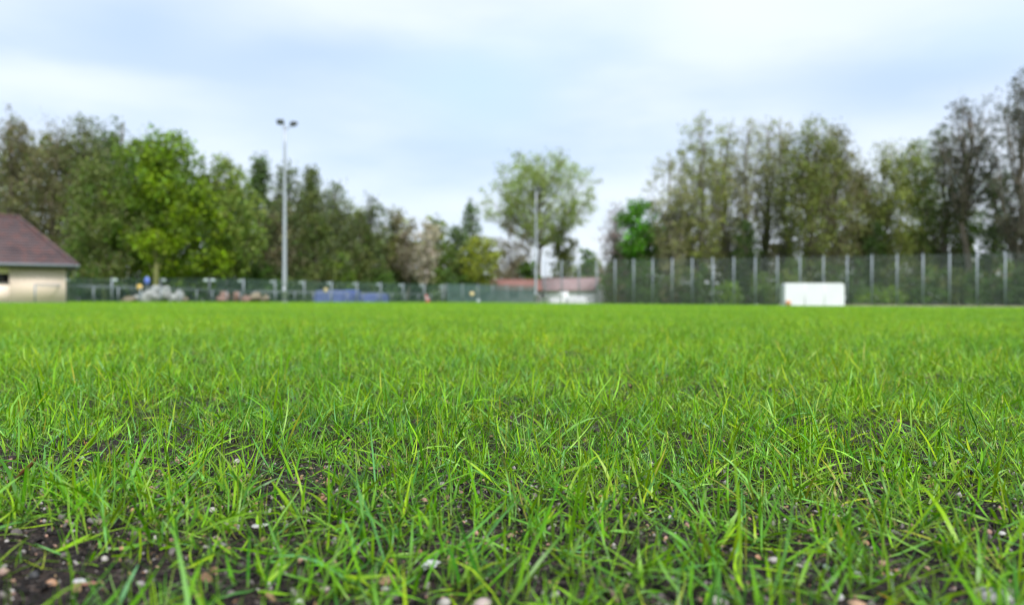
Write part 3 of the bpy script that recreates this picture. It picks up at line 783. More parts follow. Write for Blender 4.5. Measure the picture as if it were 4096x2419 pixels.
def tree(name, label, px, Y, top, hw, bot, prof, c, dens=1.0, twig=0.0, leaf=.30, nl=22, group=None, bark='bark', c2=None, fork=0, tint=.22, trunk_r=None, cat='tree', depth=1.0, clump=.8):
    r = np.random.default_rng(int(px * 7 + top))
    X, Y, z0 = at(px, Y)
    H = ztop(px, top, Y) - z0; RW = hw / F * Y * 1.12; zb = max(.4, ztop(px, bot, Y) - z0) if bot < 1195 else .15
    pf = PROF[prof]
    root = empty(name, (X, Y, z0 - .08)); tag(root, label, cat, group)
    tr = MB()
    tR = trunk_r or max(.09, .018 * H)
    lean = r.normal(0, .012 * H, 2)
    tp = np.linspace(0, 1, 8)
    tpath = np.stack([lean[0] * tp ** 2 + r.normal(0, .012 * H, 8) * (tp > 0), lean[1] * tp ** 2 + r.normal(0, .012 * H, 8) * (tp > 0), tp * H * .93], -1)
    leaf *= .78; shrub = cat == 'shrub'
    if not shrub: tr.tube(tpath, tR * (1 - tp * .86) * np.where(tp == 0, 1.25, 1), 8)
    tip = MB()
    ends = []; ec = []
    for k in range(nl):
        zt = r.uniform(.04, 1.0) ** (.85); 
        rad = pf(np.array(zt)) * RW * (.42 + .58 * r.uniform() ** .45)
        a = r.uniform(0, 2 * np.pi)
        tgt = np.array([math.cos(a) * rad, math.sin(a) * rad * depth, zb + (H - zb) * zt])
        if shrub: st = np.array([r.normal(0, .25 * RW), r.normal(0, .25 * RW), 0.])
        else:
            rise = r.uniform(.25, .6) if prof in ('vase', 'column', 'oval', 'dome') else r.uniform(.1, .35)
            zs = np.clip(tgt[2] - rise * (H - zb) - rad * .3, (zb * .78 if prof == 'dome' else min(zb * .6, H * .3)), H * .85)
            i = zs / (H * .93); st = np.array([np.interp(i, tp, tpath[:, j]) for j in range(3)])
        tgt[:2] += tpath[int(np.clip(tgt[2] / H * 7, 0, 7)), :2] * .6
        midp = st * .5 + tgt * .5 + np.array([0, 0, -.06 * np.linalg.norm(tgt - st)]) + r.normal(0, .06, 3) * np.linalg.norm(tgt - st)
        if prof in ('vase', 'column', 'dome'): midp[:2] = st[:2] * .45 + tgt[:2] * .55 + (tgt[:2] - st[:2]) * .15
        P = quad_curve(st, midp, tgt, 6)
        lr = tR * r.uniform(.22, .42) * (1 - .5 * zt)
        tr.tube(P, np.linspace(lr, lr * .2, 6), 5)
        ln = np.linalg.norm(tgt - st)
        for s in range(int(3 + ln * .8)):
            u = r.uniform(.35, 1.0); p0 = P[int(u * 5)]
            off = r.normal(0, 1, 3); off[2] = off[2] * .7 + (.5 if prof != 'round' else .15)
            p1 = p0 + off * (.09 * ln + .45) * (1.15 - .4 * u)
            tr.tube(np.stack([p0, (p0 + p1) / 2 + r.normal(0, .08, 3), p1]), [lr * .3, lr * .2, lr * .08], 3, False)
            ends.append(p1)
        ends.append(tgt)
    ends = np.array(ends)
    # keep clumps inside the crown's own outline
    t = np.clip((ends[:, 2] - zb) / (H - zb), 0, 1); rr = np.hypot(ends[:, 0], ends[:, 1]) + 1e-6
    lim = pf(t) * RW * 1.08 + .15; k = np.minimum(1, lim / rr); ends[:, 0] *= k; ends[:, 1] *= k
    ends[:, 2] = np.clip(ends[:, 2], .15, H)
    vol_area = 2 * RW * (H - zb)
    nleaf = int(dens * 1.9 * vol_area / (leaf * leaf * .42))
    nleaf = min(nleaf, 24000)
    ci = r.integers(0, len(ends), nleaf)
    cl = clump * (.055 * (2 * RW + (H - zb)) * .5 + .16) * r.uniform(.6, 1.35, len(ends))
    Pp = ends[ci] + np.clip(r.normal(0, 1, (nleaf, 3)), -1.7, 1.7) * cl[ci][:, None] * np.array([.85, .85, .75])
    Pp[:, 2] = np.maximum(Pp[:, 2], .1)
    base = np.array(C[c]) if isinstance(c, str) else np.array(c)
    b2 = base if c2 is None else np.array(C[c2])
    mixk = r.uniform(0, 1, len(ends))[:, None] ** 1.5
    ccol = base * (1 - mixk) + b2 * mixk
    ccol = ccol * (1 + r.normal(0, tint, (len(ends), 1)))
    col = np.clip(ccol[ci] * (1 + r.normal(0, .10, (nleaf, 1))) * (1 + r.normal(0, .06, (nleaf, 3))), .004, .8)
    V, T, cc = leaf_cards(Pp, leaf * 1.22, col, r)
    obj('crown', make_mesh('crown', V, T, None, M['leaf'], cc, False), root)
    if twig:
        nt_ = int(twig * vol_area * 26); nt_ = min(nt_, 9000)
        ci = r.integers(0, len(ends), nt_)
        a = ends[ci] + r.normal(0, 1, (nt_, 3)) * cl[ci][:, None] * .8
        d = r.normal(0, .5, (nt_, 3)); d[:, 2] = np.abs(d[:, 2]) + .45; d /= np.linalg.norm(d, axis=1)[:, None]
        ln = r.uniform(.4, 1.3, nt_)[:, None]
        sd_ = np.cross(d, r.normal(size=(nt_, 3))); sd_ /= np.linalg.norm(sd_, axis=1)[:, None]
        V = np.stack([a - sd_ * .02, a + sd_ * .02, a + d * ln], 1).reshape(-1, 3)
        tip.add(V, np.arange(nt_ * 3).reshape(-1, 3))
        tag(tip.build('twigs', M['twig'], root), kind='stuff')
    tr.build('stems' if shrub else 'trunk', M[bark], root, True)
    return root
G1 = 'trees behind the low fence'; G2 = 'trees behind the tall fence'
T_ = lambda *a, **k: tree('broadleaf_tree', *a, **k)
# --- left wood, back to front
T_('tall brown budding tree behind the ridge of the clubhouse roof', 40, 92, 425, 100, 1010, 'oval', 'brown', .6, .3, .26, 40, G1, c2='browngreen', clump=.6)
T_('leafless looking brown tree just right of the clubhouse roof peak', 205, 97, 485, 105, 1040, 'oval', 'brown', .55, .6, .26, 34, G1, c2='browngreen')
T_('brownish tree between the bare brown tree and the big bright green one', 335, 99, 462, 105, 1020, 'oval', 'browngreen', .75, .4, .28, 34, G1, c2='grey')
T_('grey green tree top rising behind the big bright green tree', 480, 106, 440, 120, 900, 'round', 'grey', .7, .1, .3, 30, G1, c2='mid')
T_('big bright green rounded tree, tallest of the fresh green ones', 632, 88, 522, 188, 1110, 'round', 'bright', 1.6, 0, .34, 60, G1, c2='mid', tint=.3)
T_('olive brown tree in front of the left half of the bright green one', 420, 85, 610, 140, 1120, 'oval', 'browngreen', .95, .25, .3, 44, G1, c2='mid', bark='bark_ivy')
T_('shorter bright green rounded tree right of the mossy trunk', 782, 84, 745, 124, 1150, 'round', 'bright', 1.6, 0, .32, 54, G1, c2='dark', tint=.35)
T_('light yellow green tree left of the tall floodlight mast', 915, 92, 640, 128, 1080, 'oval', 'lime', 1.5, 0, .32, 54, G1, c2='mid', tint=.25)
T_('slim mossy trunked tree behind the pale boulder heap', 622, 80.5, 900, 55, 1060, 'oval', 'bright', .9, 0, .28, 14, G1, bark='bark_ivy', trunk_r=.36)
tree('conifer', 'grey green conifer just left of the tall floodlight mast', 1040, 106, 628, 62, 1150, 'cone', 'grey', 1.1, 0, .3, 40, G1, c2='mid')
T_('dull green tree directly behind the tall floodlight mast', 1150, 106, 655, 62, 1150, 'oval', 'grey', 1.0, .1, .3, 34, G1, c2='browngreen')
tree('conifer', 'pointed olive conifer just right of the tall floodlight mast', 1245, 108, 676, 70, 1160, 'cone', 'browngreen', 1.1, 0, .3, 40, G1, c2='grey')
T_('rounded dull green tree right of the pointed olive conifer', 1345, 110, 738, 82, 1150, 'round', 'grey', .95, .15, .3, 34, G1, c2='browngreen')
T_('airy dull green tree above the blue tarpaulins', 1478, 116, 778, 88, 1150, 'oval', 'grey', .75, .2, .3, 34, G1, c2='browngreen')
T_('pale brown tree left of the blossoming tree', 1590, 118, 842, 85, 1150, 'round', 'brown', .8, .3, .3, 30, G1, c2='olive')
T_('brown thicket tree behind the mast foot and boulders', 1110, 100, 830, 95, 1180, 'round', 'brown', .9, .4, .3, 34, G1, c2='dark')
T_('brown green thicket tree behind the lavender tarpaulin', 1270, 104, 860, 100, 1180, 'round', 'browngreen', .9, .2, .3, 34, G1, c2='dark')
T_('dark olive tree behind the grey wall', 1440, 112, 900, 100, 1180, 'round', 'browngreen', 1.0, .2, .3, 34, G1, c2='dark')
T_('blossoming tree with pinkish white flowers', 1700, 112, 880, 58, 1110, 'oval', 'blossom', .55, .3, .22, 24, G1, c2='brown', tint=.12)
T_('small pale blossoming tree left of the whitish one', 1630, 114, 925, 48, 1090, 'oval', (.22, .205, .15), .5, .3, .24, 22, G1, tint=.12)
T_('small green tree top between blossom tree and narrow poplar', 1735, 126, 855, 62, 1140, 'oval', 'olive', .95, 0, .3, 26, G1, c2='mid')
tree('poplar', 'narrow pointed green poplar sticking up alone', 1884, 130, 795, 24, 1140, 'oval', 'mid', 1.3, 0, .28, 30, G1, c2='grey')
T_('small grey tree just left of the narrow poplar', 1840, 126, 900, 45, 1140, 'round', 'mid', .85, .1, .28, 20, G1, c2='grey')
T_('yellow green rounded tree above the teal netting fence', 1920, 119, 945, 82, 1120, 'round', 'yellow', 1.25, 0, .28, 32, G1, c2='olive', tint=.2)
T_('brown green tree between the blossom tree and the yellow green one', 1800, 122, 960, 60, 1160, 'round', 'browngreen', 1.0, .1, .28, 24, G1, c2='mid')
# --- centre
T_('large wide crowned pale green tree standing free in the middle', 2160, 143, 605, 228, 930, 'dome', (.26, .36, .10), .8, .03, .28, 64, G1, c2='olive', bark='bark_grey', trunk_r=.42, tint=.14, clump=.5)
T_('pale brown budding tree behind the orange red shed roof', 2040, 142, 878, 82, 1120, 'round', (.22, .20, .14), .55, .35, .26, 26, G1, tint=.15)
T_('small olive brown tree right of the thinner mast', 2250, 146, 918, 52, 1100, 'round', 'browngreen', 1.0, .1, .26, 22, G1, c2='olive')
T_('small dark green tree beside the foot of the thinner mast', 2110, 139, 1045, 42, 1160, 'round', 'mid', 1.3, 0, .26, 18, G1)
T_('low dark green tree in the gap right of the bungalow', 2345, 140, 1000, 40, 1160, 'round', 'mid', 1.0, 0, .3, 18, G2)
# --- right wood
T_('bare mauve grey tree at the left end of the right wood', 2455, 122, 800, 62, 1090, 'oval', 'mauve', .35, .7, .24, 26, G2)
T_('vivid green tree at the left of the right wood', 2562, 114, 795, 90, 1060, 'round', 'vivid', 1.3, 0, .3, 34, G2, c2='mid', tint=.3)
T_('brown bushy tree right of the vivid green one', 2705, 116, 830, 90, 1110, 'round', 'brown', 1.0, .3, .3, 36, G2, c2='browngreen')
P_ = lambda *a, **k: tree('poplar', *a, clump=.5, **k)
P_('short airy budding poplar leaning out of the left of the poplar row', 2680, 111, 590, 100, 1090, 'vase', (.23, .25, .10), .34, .3, .24, 34, G2, bark='bark_grey')
P_('tall budding poplar with upright limbs, first of the tall ones', 2800, 113, 455, 108, 1080, 'vase', 'olive', .48, .4, .25, 44, G2, bark='bark_grey')
P_('tall thin budding poplar second from the left in the row', 2905, 116, 448, 75, 1080, 'vase', 'olive', .42, .4, .25, 34, G2, bark='bark_grey')
P_('tall thin budding poplar in the middle of the poplar row', 2985, 113, 462, 68, 1080, 'vase', (.23, .25, .10), .36, .4, .25, 34, G2, bark='bark_grey')
P_('tall thin budding poplar left of the dense brown tree', 3075, 115, 452, 70, 1080, 'vase', 'olive', .36, .4, .25, 34, G2, bark='bark_grey')
P_('tall budding poplar touching the dense brown tree', 3140, 111, 442, 62, 1080, 'vase', (.23, .25, .10), .36, .4, .25, 34, G2, bark='bark_grey')
T_('dense tall brown green tree above the white shelter', 3240, 105, 440, 112, 1040, 'oval', 'browngreen', .8, .2, .28, 56, G2, c2='olive', clump=.6)
T_('brown green tree right of the tall one above the shelter', 3335, 107, 505, 95, 1040, 'oval', 'browngreen', .7, .4, .28, 40, G2, c2='brown')
T_('shorter brown tree in the dip of the right wood', 3425, 112, 660, 75, 1080, 'round', 'browngreen', .75, .3, .28, 32, G2, c2='brown')
T_('olive tree with yellowish top right of the dip', 3535, 112, 585, 112, 1080, 'round', 'olive', .8, .2, .28, 40, G2, c2='browngreen')
T_('yellowish olive tree left of the dark tall tree', 3680, 114, 560, 118, 1080, 'oval', 'olive', .75, .2, .28, 36, G2, c2='mid')
T_('dark tree leaning against the left of the dark tall tree', 3775, 100, 500, 90, 1060, 'oval', 'dark', .45, .2, .26, 36, G2, c2='browngreen', clump=.5)
T_('dark tall bare limbed tree with a thick trunk near the right edge', 3870, 96, 385, 118, 800, 'dome', (.080, .092, .074), .36, .25, .25, 60, G2, trunk_r=.5, clump=.48)
T_('tallest dark tree cut off by the right edge', 4075, 91, 280, 120, 1010, 'oval', (.076, .088, .070), .38, .25, .26, 56, G2, trunk_r=.5, clump=.48)
T_('dark green leafy tree between the two dark tall trees', 3970, 99, 640, 72, 1080, 'round', 'mid', .7, .2, .28, 34, G2, c2='dark')
T_('ivy clad dark tree stem behind the fence right of the shelter', 3497, 99, 870, 24, 1180, 'column', 'dark', 1.3, 0, .24, 20, G2)
T_('dark ivy clad tree in the middle of the poplar row', 2985, 106, 880, 45, 1140, 'oval', 'dark', 1.3, 0, .26, 24, G2)
T_('young green tree low behind the dark tall tree', 3850, 104, 700, 70, 1080, 'round', 'mid', .8, .1, .28, 30, G2, c2='browngreen')

# --- shrubs
GS1 = 'shrubs behind the low fence'; GS2 = 'shrubs behind the tall fence'
def S_(label, px, Y, top, hw, c, c2=None, g=GS1, dens=1.25):
    tree('shrub', label, px, Y, top, hw, 1200, 'round', c, dens, 0, .24, 20, g, c2=c2, cat='shrub', tint=.22)
for a in [('dark green shrub tucked behind the right end of the clubhouse', 300, 88, 1010, 75, 'mid', 'dark'),
          ('dark green shrub behind the fence post nearest the clubhouse', 420, 90, 1060, 80, 'dark', 'mid'),
          ('dark shrub behind the blue sign', 560, 91, 1050, 85, 'dark', 'mid'),
          ('dark green shrub right of the pale boulder heap', 720, 92, 1040, 85, 'dark', 'mid'),
          ('very dark shrub below the shorter bright green tree', 850, 90, 1030, 80, 'dark', None),
          ('dark green shrub behind the red boulder row', 960, 95, 1020, 75, 'dark', 'mid'),
          ('green shrub left of the tall mast foot', 1060, 97, 1040, 70, 'mid', 'dark'),
          ('dark shrub right of the tall mast foot', 1190, 98, 1060, 70, 'dark', 'browngreen'),
          ('fresh green shrub above the lavender tarpaulin', 1345, 106, 1020, 75, 'mid', 'bright'),
          ('dark shrub above the vivid blue tarpaulin', 1440, 108, 1070, 60, 'dark', 'browngreen'),
          ('green shrub above the right end of the blue tarpaulins', 1520, 110, 1060, 60, 'mid', 'dark'),
          ('dark green shrub left below the blossoming tree', 1610, 116, 1050, 60, 'dark', 'mid'),
          ('green shrub right below the blossoming tree', 1720, 117, 1070, 55, 'mid', 'olive'),
          ('green shrub below the brown green tree beside the yellow green one', 1815, 118, 1060, 55, 'mid', 'dark'),
          ('dark shrub below the yellow green tree', 1920, 126, 1080, 60, 'dark', 'mid')]:
    S_(*a)
def fy(px):      # depth of the tall fence along a pixel column
    k = (px - 2048) / F
    t = (k * A[1] - A[0]) / ((B[0] - A[0]) - k * (B[1] - A[1]))
    return A[1] + t * (B[1] - A[1])
for (px, top, hw, c, c2, dy, lb) in [
        (2330, 1090, 60, 'browngreen', 'mid', 40, 'brown green shrub behind the bungalow'),
        (2470, 1030, 70, 'mid', 'brown', 14, 'brown green shrub right of the bungalow gable'),
        (2590, 1040, 75, 'mid', 'dark', 9, 'dark green shrub below the vivid green tree'),
        (2700, 1060, 65, 'brown', 'mid', 10, 'brown shrub below the brown bushy tree'),
        (2790, 1050, 65, 'dark', 'mid', 9, 'dark shrub below the first tall poplar'),
        (2900, 1115, 62, 'mid', 'bright', 5, 'low fresh green shrub left of the white shelter, close to the fence'),
        (2960, 1060, 55, 'dark', None, 12, 'very dark shrub below the ivy clad tree of the poplar row'),
        (3070, 1080, 65, 'mid', 'browngreen', 8, 'green shrub left behind the white shelter'),
        (3180, 1040, 70, 'browngreen', 'mid', 10, 'brown green shrub behind the white shelter'),
        (3300, 1050, 70, 'dark', 'browngreen', 9, 'dark shrub right behind the white shelter'),
        (3410, 1040, 65, 'dark', 'mid', 10, 'dark shrub below the dip of the right wood'),
        (3525, 1140, 88, 'mid', 'bright', 4, 'low domed fresh green shrub right of the white shelter'),
        (3600, 1040, 70, 'browngreen', 'dark', 10, 'brown green shrub below the olive tree'),
        (3710, 1050, 70, 'mid', 'dark', 9, 'dark green shrub left below the dark tall tree'),
        (3820, 1060, 70, 'browngreen', 'dark', 9, 'brown shrub at the foot of the dark tall tree'),
        (3930, 1070, 75, 'mid', 'dark', 8, 'green shrub right below the dark tall tree'),
        (4060, 1050, 80, 'dark', 'mid', 8, 'dark shrub at the right edge behind the fence'),
        (4180, 1040, 80, 'dark', 'browngreen', 8, 'dark shrub cut off by the right edge')]:
    S_(lb, px, fy(px) + dy, top, hw, c, c2, GS2, 1.1)

# --- the wood behind, one mass of foliage and stems
r = np.random.default_rng(77)
Vs, Ts, Cs, n0 = [], [], [], 0
for (p0, p1, Y0, Y1, prof, n, cols) in (
        (-350, 1700, 118, 140, [(-350, 560), (0, 600), (450, 560), (640, 640), (900, 760), (1100, 800), (1300, 850), (1500, 920), (1700, 1000)], 34000, ('dark', 'browngreen', 'grey')),
        (1700, 2420, 150, 165, [(1700, 1010), (1900, 1060), (2100, 1060), (2420, 1040)], 5000, ('browngreen', 'brown', 'mid')),
        (2420, 4500, 118, 136, [(2420, 1000), (2600, 960), (2800, 1010), (3200, 1000), (3400, 930), (3650, 900), (3800, 980), (3950, 1020), (4500, 900)], 20000, ('dark', 'browngreen', 'brown'))):
    px = r.uniform(p0, p1, n); Y = r.uniform(Y0, Y1, n)
    tp = np.interp(px, [a for a, b in prof], [b for a, b in prof]) + (vnoise(px, px * 0, 45, 9) - .5) * 120
    X = (px - 2048) / F * Y; g = gz(X, Y); Ht = CH + (1205 - tp) / F * Y
    Z = g + (Ht - g) * r.uniform(0, 1, n) ** .8
    P = np.stack([X, Y, Z], -1)
    cm = np.array([C[c] for c in cols]); pick = np.clip((vnoise(X, Z, 4, 3) * len(cols)).astype(int), 0, len(cols) - 1)
    V, T, c = leaf_cards(P, .62, cm[pick] * (1 + r.normal(0, .2, (n, 1))), r)
    Vs.append(V); Ts.append(T + n0); Cs.append(c); n0 += len(V)
tag(obj('far_woodland', make_mesh('far_woodland', np.vstack(Vs), np.vstack(Ts), None, M['leaf'], np.clip(np.vstack(Cs), .004, 1))),
    'dim mixed woodland closing the view behind the separate trees', 'woodland', None, 'stuff')

# ------------------------------------------------------------------ grass
def blades(base, phi, th0, curv, Ln, w0, nseg, bend, tw0, tw1, col, gzf=True):
    n = len(base)
    s = np.linspace(0, 1, nseg + 1)
    th = th0[:, None] + curv[:, None] * s[None] ** 1.3
    ph = phi[:, None] + bend[:, None] * s[None]
    D = np.stack([np.sin(th) * np.cos(ph), np.sin(th) * np.sin(ph), np.cos(th)], -1)
    step = (D[:, :-1] + D[:, 1:]) / 2 * (Ln / nseg)[:, None, None]
    P = np.concatenate([np.zeros((n, 1, 3)), np.cumsum(step, 1)], 1)
    P[..., 2] = np.maximum(P[..., 2], .0015)
    P += base[:, None]
    side = np.stack([-np.sin(ph), np.cos(ph), np.zeros_like(ph)], -1)
    nrm = np.cross(D, side)
    tw = tw0[:, None] + (tw1 - tw0)[:, None] * s[None]
    Wv = np.cos(tw)[..., None] * side + np.sin(tw)[..., None] * nrm
    prof = np.minimum(1, .6 + 1.3 * s) * np.clip(1 - s ** 2.6, 0, 1) ** .8
    hwid = w0[:, None] * .5 * prof[None]
    Lf = P - Wv * hwid[..., None]; Rt = P + Wv * hwid[..., None]
    V = np.stack([Lf[:, :-1], Rt[:, :-1]], 2).reshape(n, -1, 3)       # 2*nseg
    V = np.concatenate([V, P[:, -1:]], 1)                             # tip
    nv = 2 * nseg + 1
    b = (np.arange(n) * nv)[:, None]
    q = np.concatenate([b + np.array([[2 * i, 2 * i + 1, 2 * i + 3, 2 * i + 2]]) for i in range(nseg - 1)])
    t = b + np.array([[2 * nseg - 2, 2 * nseg - 1, 2 * nseg]])
    sv = np.concatenate([np.repeat(s[:-1], 2), [1.0]])
    k = np.clip(1 - sv / .22, 0, 1)[None, :, None] * .6
    sheath = np.array([.20, .25, .05])
    cv = col[:, None] * (1 - k) + sheath * k
    return V.reshape(-1, 3), t, q, cv.reshape(-1, 3)
GC = np.array([(.126, .325, .003), (.200, .390, .004), (.042, .170, .007), (.135, .335, .092), (.270, .385, .004)])
def grass_cols(r, n, xs=None, ys=None):
    i = r.choice(5, n, p=[.28, .22, .24, .13, .13])
    c = GC[i] * (1 + r.normal(0, .20, (n, 1))) * (1 + r.normal(0, .05, (n, 3)))
    old = r.uniform(size=n) < .012
    c[old] = np.array([.40, .27, .06])
    return np.clip(c, .005, .7)
def tufts(r, xs, ys, kind, nseg, wmul=1.0, ground=True, lmul=1.0):
    """a tuft of several blades at every (x, y)"""
    nt_ = len(xs)
    if kind == 'broad':
        cnt = r.integers(2, 7, nt_); idx = np.repeat(np.arange(nt_), cnt); n = len(idx)
        Ln = np.clip(r.lognormal(math.log(.0285), .42, n), .010, .082) * lmul * r.uniform(.75, 1.2, nt_)[idx]
        w_ = np.clip(r.normal(.00185, .00060, n), .0008, .0033) * wmul
        th0 = np.abs(r.normal(.68, .40, n)); flat = r.uniform(size=n) < .28; th0[flat] = r.uniform(.9, 1.45, flat.sum())
        curv = r.normal(.35, .45, n); spread = .004
    else:
        cnt = r.integers(3, 9, nt_); idx = np.repeat(np.arange(nt_), cnt); n = len(idx)
        Ln = np.clip(r.lognormal(math.log(.024), .42, n), .008, .06) * lmul
        w_ = np.clip(r.normal(.00085, .0002, n), .0005, .0015) * wmul
        th0 = np.abs(r.normal(.7, .42, n)); curv = r.normal(.4, .6, n); spread = .009
    phi = r.uniform(0, 2 * np.pi, n)
    bx = xs[idx] + r.normal(0, spread, n); by = ys[idx] + r.normal(0, spread, n)
    bz = gz(bx, by) - .001 if ground else np.zeros(n)
    tc_ = grass_cols(r, nt_)[idx]; oc = grass_cols(r, n)
    col = tc_ * .5 + oc * .5
    if ground: col = np.clip(col * (1.05 + np.clip((by - 1.0) / 2.2, 0, 1)[:, None] * np.array([.16, .07, 0.])), 0, .7)   # denser, yellower turf further out
    if kind == 'fine': col = col * np.array([.68, .66, .70]) + np.array([.008, .010, .003])
    tw0 = r.normal(0, .5, n); tw1 = tw0 + r.normal(0, .9, n)
    return blades(np.stack([bx, by, bz], -1), phi, th0, curv, Ln, w_, nseg, r.normal(0, .5, n), tw0, tw1, col)
def gather(parts):
    V, T, Q, Cc, n0 = [], [], [], [], 0
    for v, t, q, c in parts:
        V.append(v); T.append(t + n0); Q.append(q + n0); Cc.append(c); n0 += len(v)
    return np.vstack(V), np.vstack(T), np.vstack(Q), np.vstack(Cc)
NEAR = 3.2
def scatter(r, dens, y0, y1, spread, off):
    area_n = int(dens * (y1 - y0) * 2 * (spread * y1 + off))
    x = r.uniform(-(spread * y1 + off), spread * y1 + off, area_n); y = r.uniform(y0, y1, area_n)
    k = np.abs(x) < spread * y + off
    return x[k], y[k]
def cover(x, y, lo=.25):
    """how thickly the seed has come up: bare patches near the camera, closing further out"""
    n = vnoise(x, y, .17, 21) * .6 + vnoise(x, y, .06, 22) * .4
    bare = np.clip((n - .24) / .20, 0, 1)
    edge = np.clip((y - .40) / .20, 0, 1)
    left = np.clip(1 - np.hypot((x + .24) / .20, (y - .42) / .13), 0, 1)
    return np.clip((lo + (1 - lo) * bare) * (.72 + .28 * edge) * (1 - .78 * left), 0, 1)
rg = np.random.default_rng(5)
parts = []
x, y = scatter(rg, 4000, .20, NEAR, .82, .28); k = rg.uniform(size=len(x)) < cover(x, y); k1 = k & (y < 1.6); k2 = k & (y >= 1.6); parts.append(tufts(rg, x[k1], y[k1], 'broad', 4)); parts.append(tufts(rg, x[k2], y[k2], 'broad', 3))
x, y = scatter(rg, 3300, .20, 1.9, .82, .28); k = rg.uniform(size=len(x)) < cover(x, y, .4); parts.append(tufts(rg, x[k], y[k], 'fine', 3))
x, y = scatter(rg, 1100, 1.9, NEAR, .82, .28); parts.append(tufts(rg, x, y, 'fine', 2, 1.3))
V, T, Q, cc = gather(parts)
go = obj('grass', make_mesh('grass', V, T, Q, M['grass'], cc, True))
tag(go, 'thin young grass blades sprouting from the dark soil in the foreground', 'grass', None, 'stuff')

# patches of turf, repeated by geometry nodes over the rest of the pitch
def patch(seed, S, dens_b, dens_f, seg_b, wmul, lmul):
    r = np.random.default_rng(seed)
    nb, nf = int(dens_b * S * S), int(dens_f * S * S)
    pr = [tufts(r, r.uniform(-S / 2, S / 2, nb), r.uniform(-S / 2, S / 2, nb), 'broad', seg_b, wmul, False, lmul)]
    if nf: pr.append(tufts(r, r.uniform(-S / 2, S / 2, nf), r.uniform(-S / 2, S / 2, nf), 'fine', 2, wmul * 1.4, False, lmul))
    V, T, Q, c = gather(pr); c = np.clip(c * np.array([1.22, 1.12, 1.0]), 0, .7)
    o = bpy.data.objects.new('turf_patch', make_mesh('turf_patch', V, T, Q, M['grass'], c, True))
    return o
def scatter_nodes(name, points, src_objs, attrs, label, cat):
    """one stuff object: points with idx/rot/scale, an instance of one source on each"""
    me = bpy.data.meshes.new(name); me.vertices.add(len(points)); me.vertices.foreach_set('co', np.asarray(points, np.float32).ravel())
    for k, v in attrs.items():
        v = np.asarray(v)
        if v.ndim == 2:
            if k == 'pcol':
                a = me.attributes.new(k, 'FLOAT_COLOR', 'POINT'); cc_ = np.ones((len(v), 4), np.float32); cc_[:, :3] = v; a.data.foreach_set('color', cc_.ravel())
            else:
                a = me.attributes.new(k, 'FLOAT_VECTOR', 'POINT'); a.data.foreach_set('vector', v.astype(np.float32).ravel())
        elif v.dtype.kind == 'i': a = me.attributes.new(k, 'INT', 'POINT'); a.data.foreach_set('value', v.astype(np.int32))
        else: a = me.attributes.new(k, 'FLOAT', 'POINT'); a.data.foreach_set('value', v.astype(np.float32))
    me.update()
    o = bpy.data.objects.new(name, me); COL.objects.link(o)
    ng = bpy.data.node_groups.new(name + '_scatter', 'GeometryNodeTree')
    ng.interface.new_socket('Geometry', in_out='INPUT', socket_type='NodeSocketGeometry'); ng.interface.new_socket('Geometry', in_out='OUTPUT', socket_type='NodeSocketGeometry')
    gi = ng.nodes.new('NodeGroupInput'); gout = ng.nodes.new('NodeGroupOutput')
    m2p = ng.nodes.new('GeometryNodeMeshToPoints'); ng.links.new(gi.outputs[0], m2p.inputs['Mesh'])
    g2i = ng.nodes.new('GeometryNodeGeometryToInstance')
    for s in reversed(src_objs):
        oi = ng.nodes.new('GeometryNodeObjectInfo'); oi.inputs['Object'].default_value = s; oi.inputs['As Instance'].default_value = True
        ng.links.new(oi.outputs['Geometry'], g2i.inputs[0])
    def named(nm, tp):
        a = ng.nodes.new('GeometryNodeInputNamedAttribute'); a.data_type = tp; a.inputs['Name'].default_value = nm; return a.outputs['Attribute']
    jn = ng.nodes.new('GeometryNodeJoinGeometry')
    for nd in [n for n in ng.nodes if n.bl_idname == 'GeometryNodeObjectInfo']:
        ng.links.new(nd.outputs['Geometry'], jn.inputs[0])
    ng.nodes.remove(g2i)
    iop = ng.nodes.new('GeometryNodeInstanceOnPoints')
    ng.links.new(m2p.outputs[0], iop.inputs['Points']); ng.links.new(jn.outputs[0], iop.inputs['Instance'])
    iop.inputs['Pick Instance'].default_value = True
    ng.links.new(named('idx', 'INT'), iop.inputs['Instance Index'])
    e2r = ng.nodes.new('FunctionNodeEulerToRotation'); ng.links.new(named('rot', 'FLOAT_VECTOR'), e2r.inputs[0]); ng.links.new(e2r.outputs[0], iop.inputs['Rotation'])
    ng.links.new(named('scl', 'FLOAT_VECTOR'), iop.inputs['Scale'])
    ng.links.new(iop.outputs[0], gout.inputs[0])
    md = o.modifiers.new('scatter', 'NODES'); md.node_group = ng
    tag(o, label, cat, None, 'stuff')
    return o
mid = [patch(100 + k, 1.04, 2800, 900, 2, 1.25, 1.0) for k in range(4)]
far = [patch(200 + k, 4.1, 330, 0, 2, 2.8, 1.1) for k in range(3)]
pts, idx, rot = [], [], []
def edge_y(px):
    if px > 2160: return fy(px) + 3
    t = np.interp(px, [-600, 260, 838, 1775, 2160], [82, 82, 81, 108, 108]); return float(t) - 1.0
rp = np.random.default_rng(31)
for j in range(-4, 14):
    for i in range(-16, 17):
        cx, cy = i + .5, j + .5
        if abs(cx) > max(.78 * cy + 2.5, 4): continue
        if cy < NEAR and cy > .0 and abs(cx) < .82 * cy + .25 - .1 : continue
        if j < 0 and abs(cx) < 1.2 and cy > -1.2: continue
        pts.append((cx, cy, GZ(cx, cy))); idx.append(int(rp.integers(0, 4))); rot.append(int(rp.integers(0, 4)) * math.pi / 2)
